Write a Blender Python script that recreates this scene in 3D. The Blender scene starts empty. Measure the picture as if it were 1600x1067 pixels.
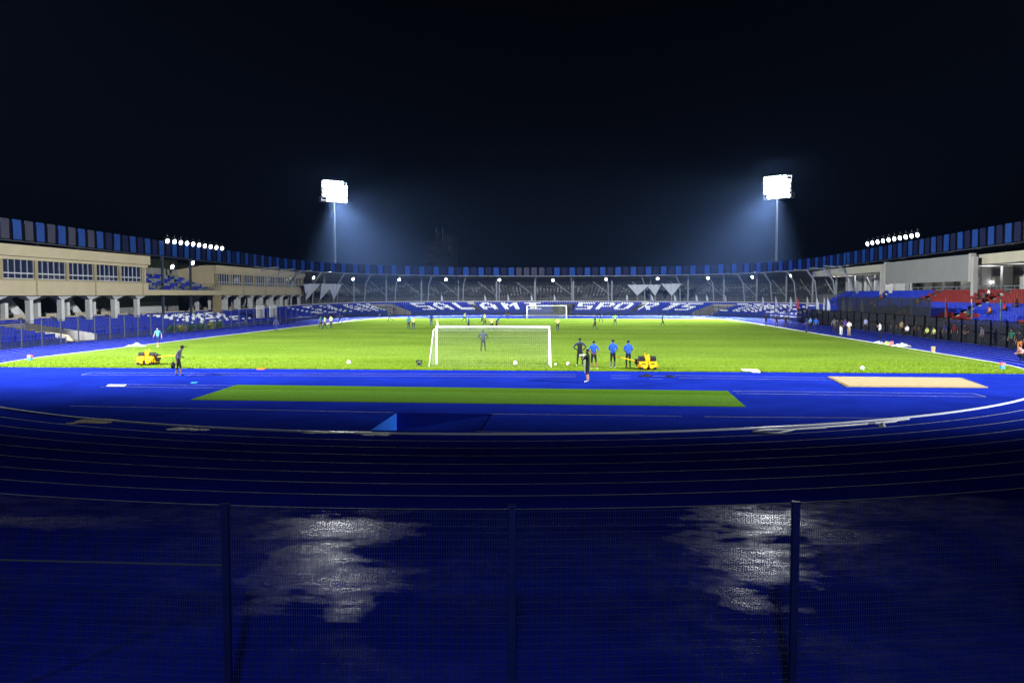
import bpy, bmesh, math, random
import numpy as np
from mathutils import Vector, Matrix
random.seed(7); rng = np.random.default_rng(7)
C = bpy.context.scene.collection
SC = bpy.context.scene
R = math.radians
# ------------------------------------------------------------------ camera
CAM = Vector((5.41, 0.0, 4.66)); YAW = R(4.27); PITCH = R(3.18); F = 1323.0
cd = bpy.data.cameras.new('camera'); cam = bpy.data.objects.new('camera', cd); C.objects.link(cam)
cd.sensor_width = 36; cd.lens = 36 * F / 1600; cd.clip_start = 0.1; cd.clip_end = 2000
cam.location = CAM; cam.rotation_euler = (math.pi/2 - PITCH, 0, YAW); SC.camera = cam
CM = cam.rotation_euler.to_matrix()
# ------------------------------------------------------------------ world, view
SC.view_settings.view_transform = 'Standard'; SC.view_settings.look = 'None'
SC.view_settings.exposure = 0; SC.view_settings.gamma = 1
W = bpy.data.worlds.new('World'); SC.world = W; W.use_nodes = True
wn = W.node_tree; bg = wn.nodes['Background']
sky = wn.nodes.new('ShaderNodeTexSky'); sky.sky_type = 'NISHITA'; sky.sun_disc = False
sky.sun_elevation = R(-7); sky.sun_rotation = R(200)
wn.links.new(sky.outputs[0], bg.inputs[0]); bg.inputs[1].default_value = 0.0001
SC.render.engine = 'CYCLES'
SC.cycles.max_bounces = 5; SC.cycles.diffuse_bounces = 2; SC.cycles.glossy_bounces = 3
SC.cycles.transparent_max_bounces = 16; SC.cycles.volume_bounces = 0
SC.cycles.sample_clamp_indirect = 3.0; SC.cycles.use_denoising = True
SC.cycles.caustics_reflective = False; SC.cycles.caustics_refractive = False
# ------------------------------------------------------------------ lamps
def spot(name, loc, aim, power, size, blend, rad=1.5, col=(0.93, 0.97, 1.0)):
    l = bpy.data.lights.new(name, 'SPOT'); l.energy = power; l.spot_size = R(size); l.spot_blend = blend
    l.shadow_soft_size = rad; l.color = col
    o = bpy.data.objects.new(name, l); C.objects.link(o); o.location = loc
    o.rotation_euler = (Vector(aim) - Vector(loc)).to_track_quat('-Z', 'Y').to_euler(); return o
TOWERS = [(-55.2, 211.0, 30.3), (52.5, 204.0, 30.6)]
spot('tower_beam', (-55.2, 209.8, 30.0), (-16, 154, 0), 560e3, 48, 0.9)
spot('tower_beam', (52.2, 202.8, 30.3), (14, 146, 0), 560e3, 48, 0.9)
spot('tower_beam', (-55.0, 209.5, 29.0), (-37, 184, 0), 2500e3, 62, 1.0)
spot('tower_beam', (52.0, 202.5, 29.3), (35, 178, 0), 2500e3, 62, 1.0)
spot('tower_beam', (-58, 23, 30), (8, 103, 3), 1260e3, 79, 1.0)
spot('tower_beam', (58, 23, 30), (-40, 108, 0), 760e3, 79, 1.0)
spot('tower_beam', (-57.5, 23.5, 29), (6, 206, 0), 620e3, 28, 1.0)
spot('tower_beam', (57.5, 23.5, 29), (-6, 206, 0), 620e3, 28, 1.0)
def halo_light(loc, power):                     # point light added off each lamp bank to imitate its glare halo
    l = bpy.data.lights.new('halo_light', 'POINT'); l.energy = power; l.shadow_soft_size = .8; l.color = (.93, .97, 1)
    o = bpy.data.objects.new('halo_light', l); C.objects.link(o); o.location = loc
halo_light((-53.6, 207.0, 33.6), 14e3); halo_light((50.4, 200.2, 33.9), 14e3)
for sx in (-7, 5.5, 18):
    spot('stand_lamp', (sx, -3, 9.5), (sx, 6.0, 0), 6500 if sx < 15 else 2800, 70, 0.9, 0.3, (0.6, 0.75, 1.0))

def raydir(u, v): return CM @ Vector(((u-800)/F, -(v-533.5)/F, -1))
def ground(u, v, z=0.0):
    d = raydir(u, v); t = (z - CAM.z)/d.z; return CAM + d*t
def at_x(u, x, v=460):
    d = raydir(u, v); t = (x - CAM.x)/d.x; return CAM + d*t
def at_y(u, v, y):
    d = raydir(u, v); t = (y - CAM.y)/d.y; return CAM + d*t
def project(p):
    q = CM.transposed() @ (Vector(p) - CAM); return 800 + F*q.x/-q.z, 533.5 - F*q.y/-q.z
# ------------------------------------------------------------------ materials
M = {}
def mat(name, col, rough=0.6, var=0.0, scale=3.0, col2=None, bump=0.0, bscale=40.0, spec=0.12, metal=0.0, emit=None, es=0.0):
    m = bpy.data.materials.new(name); m.use_nodes = True; n = m.node_tree.nodes; l = m.node_tree.links
    b = n['Principled BSDF']; b.inputs['Base Color'].default_value = (*col, 1); b.inputs['Roughness'].default_value = rough
    b.inputs['Specular IOR Level'].default_value = spec; b.inputs['Metallic'].default_value = metal
    if var or col2 or bump:
        tc = n.new('ShaderNodeTexCoord'); geo = n.new('ShaderNodeNewGeometry')
    if var or col2:
        t = n.new('ShaderNodeTexNoise'); t.inputs['Scale'].default_value = scale; t.inputs['Detail'].default_value = 6
        t.inputs['Roughness'].default_value = 0.65
        l.new(geo.outputs['Position'], t.inputs['Vector'])
        r = n.new('ShaderNodeValToRGB'); r.color_ramp.elements[0].position = .3; r.color_ramp.elements[1].position = .7
        c2 = col2 or tuple(c*(1+var) for c in col); c1 = col if col2 else tuple(c*(1-var) for c in col)
        r.color_ramp.elements[0].color = (*c1, 1); r.color_ramp.elements[1].color = (*c2, 1)
        l.new(t.outputs['Fac'], r.inputs[0]); l.new(r.outputs[0], b.inputs['Base Color'])
    if bump:
        t2 = n.new('ShaderNodeTexNoise'); t2.inputs['Scale'].default_value = bscale; t2.inputs['Detail'].default_value = 4
        l.new(geo.outputs['Position'], t2.inputs['Vector'])
        bp = n.new('ShaderNodeBump'); bp.inputs['Strength'].default_value = bump; bp.inputs['Distance'].default_value = 0.05
        l.new(t2.outputs['Fac'], bp.inputs['Height']); l.new(bp.outputs[0], b.inputs['Normal'])
    if emit:
        b.inputs['Emission Color'].default_value = (*emit, 1); b.inputs['Emission Strength'].default_value = es
    M[name] = m; return m
mat('earth', (0.03, 0.03, 0.035), 0.9, 0.3, 0.6)
mat('track_blue', (0.007, 0.019, 0.27), 0.75, 0.18, 0.5, spec=0.0, bump=0.08, bscale=60)
mat('infield_blue', (0.008, 0.021, 0.26), 0.75, 0.24, 0.3, spec=0.0, bump=0.08, bscale=50)
mat('line_white', (0.62, 0.64, 0.66), 0.6, 0.12, 6)
mat('line_faded', (0.26, 0.27, 0.31), 0.6, 0.35, 2)
mat('lane_faint', (0.42, 0.42, 0.42), 0.6, 0.4, 2, spec=0.02)
mat('kerb_white', (0.85, 0.85, 0.83), 0.3, 0.05, 4, spec=.6)
mat('turf_mat', (0.085, 0.185, 0.022), 0.8, 0.22, 9, spec=0.0, bump=0.4, bscale=90)
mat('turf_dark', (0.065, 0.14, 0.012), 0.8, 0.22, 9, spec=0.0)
mat('sand', (0.36, 0.27, 0.15), 0.9, 0.14, 2.5, bump=0.5, bscale=14)
mat('plastic_white', (0.75, 0.75, 0.74), 0.5, 0.05, 3)
mat('cream', (0.37, 0.31, 0.20), 0.75, 0.07, 0.5, bump=0.1, bscale=30)
mat('canopy_cream', (0.36, 0.33, 0.25), 0.75, 0.07, 0.5)
mat('cream_dark', (0.24, 0.195, 0.11), 0.75, 0.1, 1.5)
mat('grey_white', (0.46, 0.46, 0.46), 0.7, 0.06, 0.7)
mat('hoarding', (0.17, 0.17, 0.165), 0.8, 0.06, 0.5)
mat('rear_wall', (0.30, 0.29, 0.27), 0.8, 0.1, 0.6)
mat('column_white', (0.45, 0.45, 0.44), 0.7, 0.06, 1.0)
mat('concrete', (0.22, 0.21, 0.20), 0.85, 0.2, 1.2, bump=0.2, bscale=12)
mat('concrete_dark', (0.10, 0.10, 0.10), 0.85, 0.2, 1.2)
mat('concrete_tan', (0.34, 0.30, 0.23), 0.85, 0.12, 1.5)
mat('blue_wall', (0.02, 0.035, 0.16), 0.6, 0.15, 0.8)
mat('steel_dark', (0.035, 0.04, 0.06), 0.5, 0.15, 2)
mat('void_dark', (0.004, 0.004, 0.006), 0.9, spec=0.0)
mat('steel_grey', (0.22, 0.24, 0.27), 0.45, 0.1, 2)
mat('roof_sheet', (0.05, 0.055, 0.07), 0.55, 0.2, 0.6)
mat('panel_bright', (0.007, 0.036, 0.17), 0.45, 0.12, 0.7, spec=0.03)
mat('panel_dark', (0.004, 0.006, 0.032), 0.45, 0.15, 0.7, spec=0.03)
mat('panel_grey', (0.034, 0.033, 0.055), 0.5, 0.15, 0.7, spec=0.03)
mat('seat_blue', (0.008, 0.024, 0.32), 0.4, 0.22, 1.3, spec=.15)
mat('seat_white', (0.86, 0.88, 0.90), 0.4, 0.06, 1.3)
mat('seat_grey', (0.06, 0.065, 0.075), 0.5, 0.3, 0.8)
mat('seat_pale', (0.17, 0.185, 0.20), 0.5, 0.3, 0.8)
mat('seat_red', (0.15, 0.010, 0.008), 0.4, 0.2, 1.3)
mat('glass_dark', (0.008, 0.012, 0.035), 0.08, spec=0.8)
mat('frame_white', (0.36, 0.36, 0.37), 0.5)
mat('fence_blue', (0.005, 0.008, 0.045), 0.35, 0.2, 3)
mat('fence_wire', (0.018, 0.024, 0.06), 0.35, spec=0.35)
mat('pole_grey', (0.11, 0.12, 0.14), 0.4, 0.06, 0.5)
mat('goal_white', (0.82, 0.82, 0.82), 0.35)
mat('net_white', (0.34, 0.35, 0.30), 0.7)
mat('lens', (1, 1, 1), 0.3, emit=(0.93, 0.97, 1.0), es=45)
mat('lens_stand', (1, 1, 1), 0.3, emit=(0.95, 0.98, 1.0), es=15)
mat('housing', (0.12, 0.12, 0.13), 0.4, metal=0.6)
mat('cloth_white', (0.42, 0.44, 0.48), 0.85, 0.05, 2)
mat('cloth_grey', (0.38, 0.39, 0.40), 0.85, 0.3, 5)
mat('flag_green', (0.02, 0.22, 0.08), 0.85)
mat('flag_red', (0.4, 0.05, 0.06), 0.85)
mat('yellow', (0.72, 0.38, 0.010), 0.4, 0.12, 5)
mat('rubber', (0.015, 0.015, 0.017), 0.6)
mat('black_metal', (0.025, 0.025, 0.028), 0.4, 0.2, 6)
mat('orange', (0.75, 0.14, 0.03), 0.5); mat('pink', (0.75, 0.16, 0.16), 0.5); mat('cyan', (0.05, 0.30, 0.60), 0.5)
mat('skin', (0.16, 0.085, 0.05), 0.5); mat('skin_light', (0.34, 0.19, 0.12), 0.5)
mat('hair', (0.008, 0.007, 0.006), 0.7)
for nm, c in dict(c_black=(.012, .012, .015), c_navy=(.012, .02, .08), c_blue=(.015, .065, .36), c_sky=(.06, .20, .45), c_grey=(.07, .07, .085),
                  c_bib=(.40, .46, .14), c_lime=(.22, .42, .06), c_teal=(.014, .10, .12), c_dgreen=(.02, .08, .05), c_white=(.72, .72, .72), c_khaki=(.30, .22, .12),
                  c_red=(.4, .03, .03), c_wine=(.08, .01, .012), c_orange=(.55, .18, .04), c_pink=(.55, .28, .24), c_jacket=(.025, .035, .07), c_purple=(.06, .03, .14), c_lilac=(.22, .24, .42)).items():
    mat(nm, c, 0.8, 0.1, 20)
mat('leaf', (0.03, 0.07, 0.015), 0.6, 0.3, 8); mat('leaf_yellow', (0.16, 0.16, 0.02), 0.6, 0.3, 8)
mat('bark', (0.07, 0.05, 0.03), 0.9)
mat('tower_block', (0.022, 0.021, 0.022), 0.9, 0.15, 0.3)
mat('shelter_dark', (0.02, 0.022, 0.03), 0.4, 0.2, 2)

def grass_mat():
    m = mat('grass', (0.12, 0.20, 0.008), 0.8); n = m.node_tree.nodes; l = m.node_tree.links; b = n['Principled BSDF']
    b.inputs['Specular IOR Level'].default_value = 0.0
    g = n.new('ShaderNodeNewGeometry')
    def noise(s, det, sc3=(1, 1, 1)):
        mp = n.new('ShaderNodeMapping'); mp.inputs['Scale'].default_value = sc3; l.new(g.outputs['Position'], mp.inputs[0])
        t = n.new('ShaderNodeTexNoise'); t.inputs['Scale'].default_value = s; t.inputs['Detail'].default_value = det
        t.inputs['Roughness'].default_value = .7; l.new(mp.outputs[0], t.inputs['Vector']); return t
    a = noise(0.10, 5, (0.6, 1.0, 1)); f = noise(4.5, 8); h = noise(30, 3)
    r1 = n.new('ShaderNodeValToRGB'); r1.color_ramp.elements[0].position = .32; r1.color_ramp.elements[1].position = .68
    r1.color_ramp.elements[0].color = (0.108, 0.186, 0.014, 1); r1.color_ramp.elements[1].color = (0.175, 0.270, 0.026, 1)
    wv = n.new('ShaderNodeTexWave'); wv.wave_type = 'BANDS'; wv.bands_direction = 'Y'; wv.wave_profile = 'SIN'; wv.inputs['Scale'].default_value = .028; wv.inputs['Distortion'].default_value = .6; wv.inputs['Detail'].default_value = 2
    l.new(g.outputs['Position'], wv.inputs['Vector'])
    mxa = n.new('ShaderNodeMix'); mxa.inputs[0].default_value = .10; l.new(a.outputs['Fac'], mxa.inputs[2]); l.new(wv.outputs['Fac'], mxa.inputs[3]); l.new(mxa.outputs[0], r1.inputs[0])
    r2 = n.new('ShaderNodeValToRGB'); r2.color_ramp.elements[0].position = .28; r2.color_ramp.elements[1].position = .72
    r2.color_ramp.elements[0].color = (0.30, 0.40, 0.30, 1); r2.color_ramp.elements[1].color = (1.6, 1.5, 2.2, 1)
    l.new(f.outputs['Fac'], r2.inputs[0])
    mx = n.new('ShaderNodeMix'); mx.data_type = 'RGBA'; mx.blend_type = 'MULTIPLY'; mx.inputs[0].default_value = 1
    l.new(r1.outputs[0], mx.inputs[6]); l.new(r2.outputs[0], mx.inputs[7]); l.new(mx.outputs[2], b.inputs['Base Color'])
    bp = n.new('ShaderNodeBump'); bp.inputs['Strength'].default_value = .7; bp.inputs['Distance'].default_value = .06
    l.new(h.outputs['Fac'], bp.inputs['Height']); l.new(bp.outputs[0], b.inputs['Normal'])
grass_mat()
mat('grass_blade', (0.12, 0.19, 0.010), 0.7, col2=(0.17, 0.25, 0.016), scale=2.0, spec=0.0)

def apron_mat():
    m = mat('wet_apron', (0.004, 0.010, 0.20), 0.3); n = m.node_tree.nodes; l = m.node_tree.links; b = n['Principled BSDF']
    g = n.new('ShaderNodeNewGeometry')
    def noise(s, det, sc3=(1, 1, 1), ro=.55, loc=(0, 0, 0)):
        mp = n.new('ShaderNodeMapping'); mp.inputs['Scale'].default_value = sc3; mp.inputs['Location'].default_value = loc; l.new(g.outputs['Position'], mp.inputs[0])
        t = n.new('ShaderNodeTexNoise'); t.inputs['Scale'].default_value = s; t.inputs['Detail'].default_value = det
        t.inputs['Roughness'].default_value = ro; l.new(mp.outputs[0], t.inputs['Vector']); return t.outputs['Fac']
    def rng_(x, a, b_, c, d):
        r = n.new('ShaderNodeMapRange'); r.interpolation_type = 'SMOOTHSTEP'
        for i, q in enumerate((a, b_, c, d)): r.inputs[i+1].default_value = q
        l.new(x, r.inputs[0]); return r.outputs[0]
    def mul(a, b_):
        q = n.new('ShaderNodeMath'); q.operation = 'MULTIPLY'; l.new(a, q.inputs[0]); l.new(b_, q.inputs[1]); return q.outputs[0]
    p = noise(0.30, 3, (1, .8, 1), .5, (3.1, .4, 0)); p2 = noise(1.6, 6, (1, 1.5, 1), .68)
    p3 = noise(.9, 7, (1, 1.9, 1), .62, (5.3, 2.2, 0))
    # rain puddles lie in hollows of the surface: ragged ellipses at fixed places
    sep = n.new('ShaderNodeSeparateXYZ'); l.new(g.outputs['Position'], sep.inputs[0])
    def mth(op, a, b_):
        q = n.new('ShaderNodeMath'); q.operation = op
        for i, v_ in enumerate((a, b_)):
            if isinstance(v_, (int, float)): q.inputs[i].default_value = v_
            else: l.new(v_, q.inputs[i])
        return q.outputs[0]
    best = None
    for (u_, v_, rx, ry) in ((520, 826, 1.25, .75), (478, 880, .75, 1.5), (545, 905, .7, .9), (545, 950, .3, .5), (1185, 812, 1.25, 1.0), (1165, 872, .95, 1.3), (1150, 930, .35, .5), (1310, 836, .7, .5), (60, 815, 1.6, .4)):
        c_ = ground(u_, v_); dx = mth('DIVIDE', mth('SUBTRACT', sep.outputs[0], c_.x), rx); dy = mth('DIVIDE', mth('SUBTRACT', sep.outputs[1], c_.y), ry)
        dd = mth('SQRT', mth('ADD', mth('MULTIPLY', dx, dx), mth('MULTIPLY', dy, dy)), 0)
        best = dd if best is None else mth('MINIMUM', best, dd)
    edge = mth('ADD', best, mth('MULTIPLY', mth('SUBTRACT', p3, .5), 4.2))
    pud = rng_(edge, .25, 1.35, 1, 0)
    film = mth('MAXIMUM', pud, mth('MULTIPLY', mul(rng_(p, .40, .56, 1, .0), rng_(p2, .38, .58, 1, .06)), .035))
    sp = n.new('ShaderNodeMath'); sp.operation = 'MULTIPLY'; sp.inputs[1].default_value = 1.0; l.new(film, sp.inputs[0]); l.new(sp.outputs[0], b.inputs['Specular IOR Level'])
    l.new(rng_(film, .1, .9, .42, .27), b.inputs['Roughness'])
    c = noise(0.7, 6, ro=.7); r = n.new('ShaderNodeValToRGB'); r.color_ramp.elements[0].position = .3; r.color_ramp.elements[1].position = .7
    r.color_ramp.elements[0].color = (0.003, 0.008, 0.16, 1); r.color_ramp.elements[1].color = (0.005, 0.014, 0.27, 1)
    l.new(c, r.inputs[0]); l.new(r.outputs[0], b.inputs['Base Color'])
    w = noise(2.2, 4, (1, 1.8, 1), .55); w2 = noise(14, 5, (1, 1.7, 1), .7)
    ad = n.new('ShaderNodeMath'); ad.operation = 'MULTIPLY_ADD'; ad.inputs[1].default_value = .045; l.new(w2, ad.inputs[0]); l.new(w, ad.inputs[2])
    bp = n.new('ShaderNodeBump'); bp.inputs['Strength'].default_value = .55; bp.inputs['Distance'].default_value = .03
    l.new(ad.outputs[0], bp.inputs['Height']); l.new(bp.outputs[0], b.inputs['Normal'])
apron_mat()

def screen_mat(name, col, alpha):
    m = mat(name, col, 0.6); n = m.node_tree.nodes; n['Principled BSDF'].inputs['Alpha'].default_value = alpha
screen_mat('mesh_screen', (0.01, 0.013, 0.03), 0.14)
screen_mat('mesh_screen_shade', (0.002, 0.0025, 0.004), 0.84)  # near opaque black, puts the right stand's shade into the fence mesh
screen_mat('mesh_tint', (0.003, 0.005, 0.005), 0.55)
screen_mat('shelter_glass', (0.035, 0.05, 0.05), 0.62)

# ------------------------------------------------------------------ mesh builder
class MB:
    def __init__(s): s.v = []; s.f = []; s.m = []
    def quad(s, a, b, c, d, mi=0):
        k = len(s.v); s.v += [tuple(a), tuple(b), tuple(c), tuple(d)]; s.f.append((k, k+1, k+2, k+3)); s.m.append(mi)
    def poly(s, pts, mi=0):
        k = len(s.v); s.v += [tuple(p) for p in pts]; s.f.append(tuple(range(k, k+len(pts)))); s.m.append(mi)
    def box(s, c, size, mi=0, rz=0.0, M4=None):
        hx, hy, hz = size[0]/2, size[1]/2, size[2]/2; k = len(s.v); cs, sn = math.cos(rz), math.sin(rz)
        for z in (-hz, hz):
            for x, y in ((-hx, -hy), (hx, -hy), (hx, hy), (-hx, hy)):
                p = (c[0]+x*cs-y*sn, c[1]+x*sn+y*cs, c[2]+z)
                s.v.append(tuple(M4 @ Vector(p)) if M4 else p)
        for q in ((0, 3, 2, 1), (4, 5, 6, 7), (0, 1, 5, 4), (1, 2, 6, 5), (2, 3, 7, 6), (3, 0, 4, 7)):
            s.f.append(tuple(k+i for i in q)); s.m.append(mi)
    def span(s, a, b, mi=0):      # axis aligned box by corners
        s.box([(a[i]+b[i])/2 for i in range(3)], [abs(b[i]-a[i]) for i in range(3)], mi)
    def tube(s, pts, r, n=6, mi=0, cap=True):
        pts = [Vector(p) for p in pts]; rs = r if isinstance(r, (list, tuple)) else [r]*len(pts); k0 = len(s.v)
        up = None
        for i, p in enumerate(pts):
            t = (pts[min(i+1, len(pts)-1)] - pts[max(i-1, 0)]).normalized()
            if up is None or abs(up.dot(t)) > .95: up = Vector((0, 0, 1)) if abs(t.z) < .9 else Vector((1, 0, 0))
            x = t.cross(up).normalized(); y = x.cross(t)
            for j in range(n):
                a = 2*math.pi*j/n + math.pi/n
                s.v.append(tuple(p + (x*math.cos(a)+y*math.sin(a))*rs[i]))
        for i in range(len(pts)-1):
            for j in range(n):
                a = k0+i*n+j; b = k0+i*n+(j+1) % n
                s.f.append((a, b, b+n, a+n)); s.m.append(mi)
        if cap:
            s.f.append(tuple(k0+j for j in range(n))[::-1]); s.m.append(mi)
            s.f.append(tuple(k0+(len(pts)-1)*n+j for j in range(n))); s.m.append(mi)
    def cyl(s, c, axis, r, h, n=16, mi=0):
        a = Vector(axis).normalized()*h/2; c = Vector(c); s.tube([c-a, c+a], r, n, mi)
    def ball(s, c, r, n=10, mi=0, sq=(1, 1, 1)):
        k = len(s.v); rings = n//2+1
        for i in range(rings):
            th = math.pi*i/(rings-1)
            for j in range(n):
                ph = 2*math.pi*j/n
                s.v.append((c[0]+r*sq[0]*math.sin(th)*math.cos(ph), c[1]+r*sq[1]*math.sin(th)*math.sin(ph), c[2]+r*sq[2]*math.cos(th)))
        for i in range(rings-1):
            for j in range(n):
                a = k+i*n+j; b = k+i*n+(j+1) % n; s.f.append((a, a+n, b+n, b)); s.m.append(mi)
    def mesh(s, name, mats, smooth=False):
        me = bpy.data.meshes.new(name); me.from_pydata(s.v, [], s.f)
        for m in (mats if isinstance(mats, (list, tuple)) else [mats]): me.materials.append(M[m])
        me.polygons.foreach_set('material_index', s.m)
        if smooth: me.polygons.foreach_set('use_smooth', [True]*len(s.f))
        me.update(); return me
    def build(s, name, mats, parent=None, smooth=False, world=True, bevel=0):
        o = bpy.data.objects.new(name, s.mesh(name, mats, smooth)); C.objects.link(o)
        if bevel:
            b = o.modifiers.new('b', 'BEVEL'); b.width = bevel; b.segments = 2; b.limit_method = 'ANGLE'
        if parent:
            o.parent = parent
            if world:
                q = Vector((0, 0, 0)); pp = parent
                while pp: q += pp.location; pp = pp.parent
                o.location = -q
        return o
def tag(o, label=None, cat=None, group=None, kind=None):
    if label: o['label'] = label
    if cat: o['category'] = cat
    if group: o['group'] = group
    if kind: o['kind'] = kind
    return o
def empty(name, loc, label=None, cat=None, group=None, rz=0):
    o = bpy.data.objects.new(name, None); C.objects.link(o); o.location = loc; o.rotation_euler = (0, 0, rz); o.empty_display_size = .2
    return tag(o, label, cat, group)
def copy_tree(o, parent=None):
    c = o.copy(); C.objects.link(c)
    if parent: c.parent = parent
    for ch in list(o.children): copy_tree(ch, c)
    return c
def struct(o, label, cat): return tag(o, label, cat, kind='structure')
ORD = ['first', 'second', 'third', 'fourth', 'fifth', 'sixth', 'seventh', 'eighth', 'ninth', 'tenth', 'eleventh', 'twelfth', 'thirteenth', 'fourteenth', 'fifteenth']

# ------------------------------------------------------------------ paths
CY0, CY1, RT, WL = 61.7, 152.0, 34.0, 9.76
NSE = 2.4; CYE = 150.0
def track_path(r, n=96):
    """closed loop, radius r"""
    p = []
    for i in range(n+1):
        a = math.pi + math.pi*i/n; p.append((r*math.cos(a), CY0 + r*math.sin(a)))
    for y in np.linspace(CY0, CY1, 20)[1:-1]: p.append((r, y))
    for i in range(n+1):
        a = math.pi*i/n; p.append((r*math.cos(a), CY1 + r*math.sin(a)))
    for y in np.linspace(CY1, CY0, 20)[1:-1]: p.append((-r, y))
    return p
def ring(mb, pa, pb, z, mi=0):
    n = len(pa)
    for i in range(n):
        j = (i+1) % n; mb.quad((*pa[i], z), (*pb[i], z), (*pb[j], z), (*pa[j], z), mi)
class Path:
    """U-shaped line round the far end: right straight, curve, left straight; s = 0 where the right straight meets the curve"""
    def __init__(s, a, b, y0=20.0):
        s.a, s.b, s.y0 = a, b, y0
        ph = np.linspace(0, math.pi, 2001); c, sn = np.cos(ph), np.sin(ph)
        x = a*np.sign(c)*np.abs(c)**(2/NSE); y = b*np.abs(sn)**(2/NSE)
        s.ph = ph; s.L = np.concatenate([[0], np.cumsum(np.hypot(np.diff(x), np.diff(y)))]); s.total = s.L[-1]
    def p(s, t, d=0.0):
        if t <= 0: return (s.a+d, CYE+t)
        if t >= s.total: return (-s.a-d, CYE-(t-s.total))
        f = float(np.interp(t, s.L, s.ph)); c, sn = math.cos(f), math.sin(f)
        return ((s.a+d)*math.copysign(abs(c)**(2/NSE), c), CYE+(s.b+d)*abs(sn)**(2/NSE))
    def tan(s, t):
        a = s.p(t-.3); b = s.p(t+.3); v = Vector((b[0]-a[0], b[1]-a[1])); return v.normalized()
    def ang(s, t):
        v = s.tan(t); return math.atan2(v.y, v.x)
    def samples(s, t0, t1, step=1.5):
        n = max(2, int(abs(t1-t0)/step)+1); return [t0+(t1-t0)*i/(n-1) for i in range(n)]
SP = Path(43.5, 53.0)          # front line of the seating
RP = Path(51.0, 57.0)          # roof edge
FP = Path(42.8, 51.6)          # perimeter fence
def sweep(mb, path, ts, prof, mi=0, close=False):
    rows = [[(*path.p(t, d), z) for d, z in prof(t)] for t in ts]; n = len(rows[0])
    for i in range(len(rows)-1):
        for j in range(n if close else n-1):
            k = (j+1) % n; mb.quad(rows[i][j], rows[i+1][j], rows[i+1][k], rows[i][k], mi)
    if close:
        mb.poly(rows[0][::-1], mi); mb.poly(rows[-1], mi)
def s_of_u(u, path=SP, d=4.5, z=1.6, lo=-120, hi=None):
    ts = np.linspace(lo, (hi or path.total+120), 4000); us = [project((*path.p(t, d), z))[0] for t in ts]
    return float(ts[int(np.argmin(np.abs(np.array(us)-u)))])
STOT = SP.total

# ------------------------------------------------------------------ ground, track, pitch
PIT = (lambda a, b, c: (a.x, b.x, c.y))(ground(582, 672), ground(765, 646), ground(582, 672))
px0 = (ground(582, 672).x + ground(617, 645).x)/2; px1 = px0+3.8; py0 = 28.6; py1 = py0+4.1
py0 = ground(585, 672).y; py1 = ground(617, 645).y
g = MB()
xs = [-700, px0, px1, 700]; ys = [-300, py0, py1, 900]
for i in range(3):
    for j in range(3):
        if i == 1 and j == 1: continue
        g.quad((xs[i], ys[j], -.02), (xs[i+1], ys[j], -.02), (xs[i+1], ys[j+1], -.02), (xs[i], ys[j+1], -.02))
struct(g.build('ground', 'earth'), 'dark ground under the whole stadium', 'ground')
g = MB(); ring(g, track_path(RT), track_path(RT+WL), 0)
track = struct(g.build('running_track', 'track_blue'), 'blue running track of eight lanes round the pitch', 'track')
g = MB()
for k in range(1, 9):
    r = RT + 1.22*k; ring(g, track_path(r-.03), track_path(r+.03), .004)
g.build('lane_lines', 'lane_faint', track)
for side in (-1, 1):        # finish and relay marks on the straights
    pass
# kerb, raised white rail
g = MB(); pa, pb = track_path(RT-.045), track_path(RT+.045)
ring(g, pa, pb, .055)
for q, zs in ((pa, 1), (pb, -1)):
    n = len(q)
    for i in range(n):
        j = (i+1) % n; a, b = (q[i], q[j]) if zs > 0 else (q[j], q[i])
        g.quad((*a, 0), (*b, 0), (*b, .055), (*a, .055))
tag(g.build('track_kerb', 'kerb_white'), 'white raised kerb rail along the inner edge of the blue track', 'kerb')
# infield D with the water jump hole
YG0 = 51.55; YG1 = 164.5
def dcol(mb, y_hi, sgn, z):
    xs = sorted(set(list(np.linspace(-RT+.05, RT-.05, 90)) + ([px0, px1] if sgn < 0 else [])))
    for a, b in zip(xs[:-1], xs[1:]):
        def edge(x): return (CY0 - math.sqrt(max(0, (RT-.04)**2 - x*x))) if sgn < 0 else (CY1 + math.sqrt(max(0, (RT-.04)**2 - x*x)))
        ea, eb = edge(a), edge(b)
        if sgn < 0:
            if ea >= y_hi and eb >= y_hi: continue
            ea, eb = min(ea, y_hi), min(eb, y_hi)
            if a >= px0-1e-6 and b <= px1+1e-6:
                mb.quad((a, ea, z), (b, eb, z), (b, py0, z), (a, py0, z)); mb.quad((a, py1, z), (b, py1, z), (b, y_hi, z), (a, y_hi, z))
            else: mb.quad((a, ea, z), (b, eb, z), (b, y_hi, z), (a, y_hi, z))
        else:
            mb.quad((a, y_hi, z), (b, y_hi, z), (b, max(y_hi, eb), z), (a, max(y_hi, ea), z))
g = MB(); dcol(g, YG0, -1, 0); dcol(g, YG1, 1, 0)
infield = struct(g.build('infield_surface', 'infield_blue'), 'blue sports surface between the curved kerb and the pitch', 'surface')
# pit
g = MB(); zb = -.72
g.quad((px0, py0, 0), (px0, py1, 0), (px0, py1, zb), (px0, py0, zb))
g.quad((px0, py1, 0), (px1, py1, 0), (px1, py1, -.03), (px0, py1, zb))
g.quad((px1, py0, 0), (px0, py0, 0), (px0, py0, zb), (px1, py0, -.03))
g.quad((px0, py0, zb), (px0, py1, zb), (px1, py1, -.03), (px1, py0, -.03))
g.quad((px1, py1, 0), (px1, py0, 0), (px1, py0, -.03), (px1, py1, -.03))
wj = g.build('water_jump', 'infield_blue'); tag(wj, 'empty blue steeplechase water jump pit sunk in the blue surface', 'water jump')
mat('pit_wall_lit', (0.02, 0.13, 0.62), .4, .08, 1.5); wj.data.materials.append(M['pit_wall_lit']); wj.data.polygons[0].material_index = 1  # left wall coloured brighter for the floodlight falling on it
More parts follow.
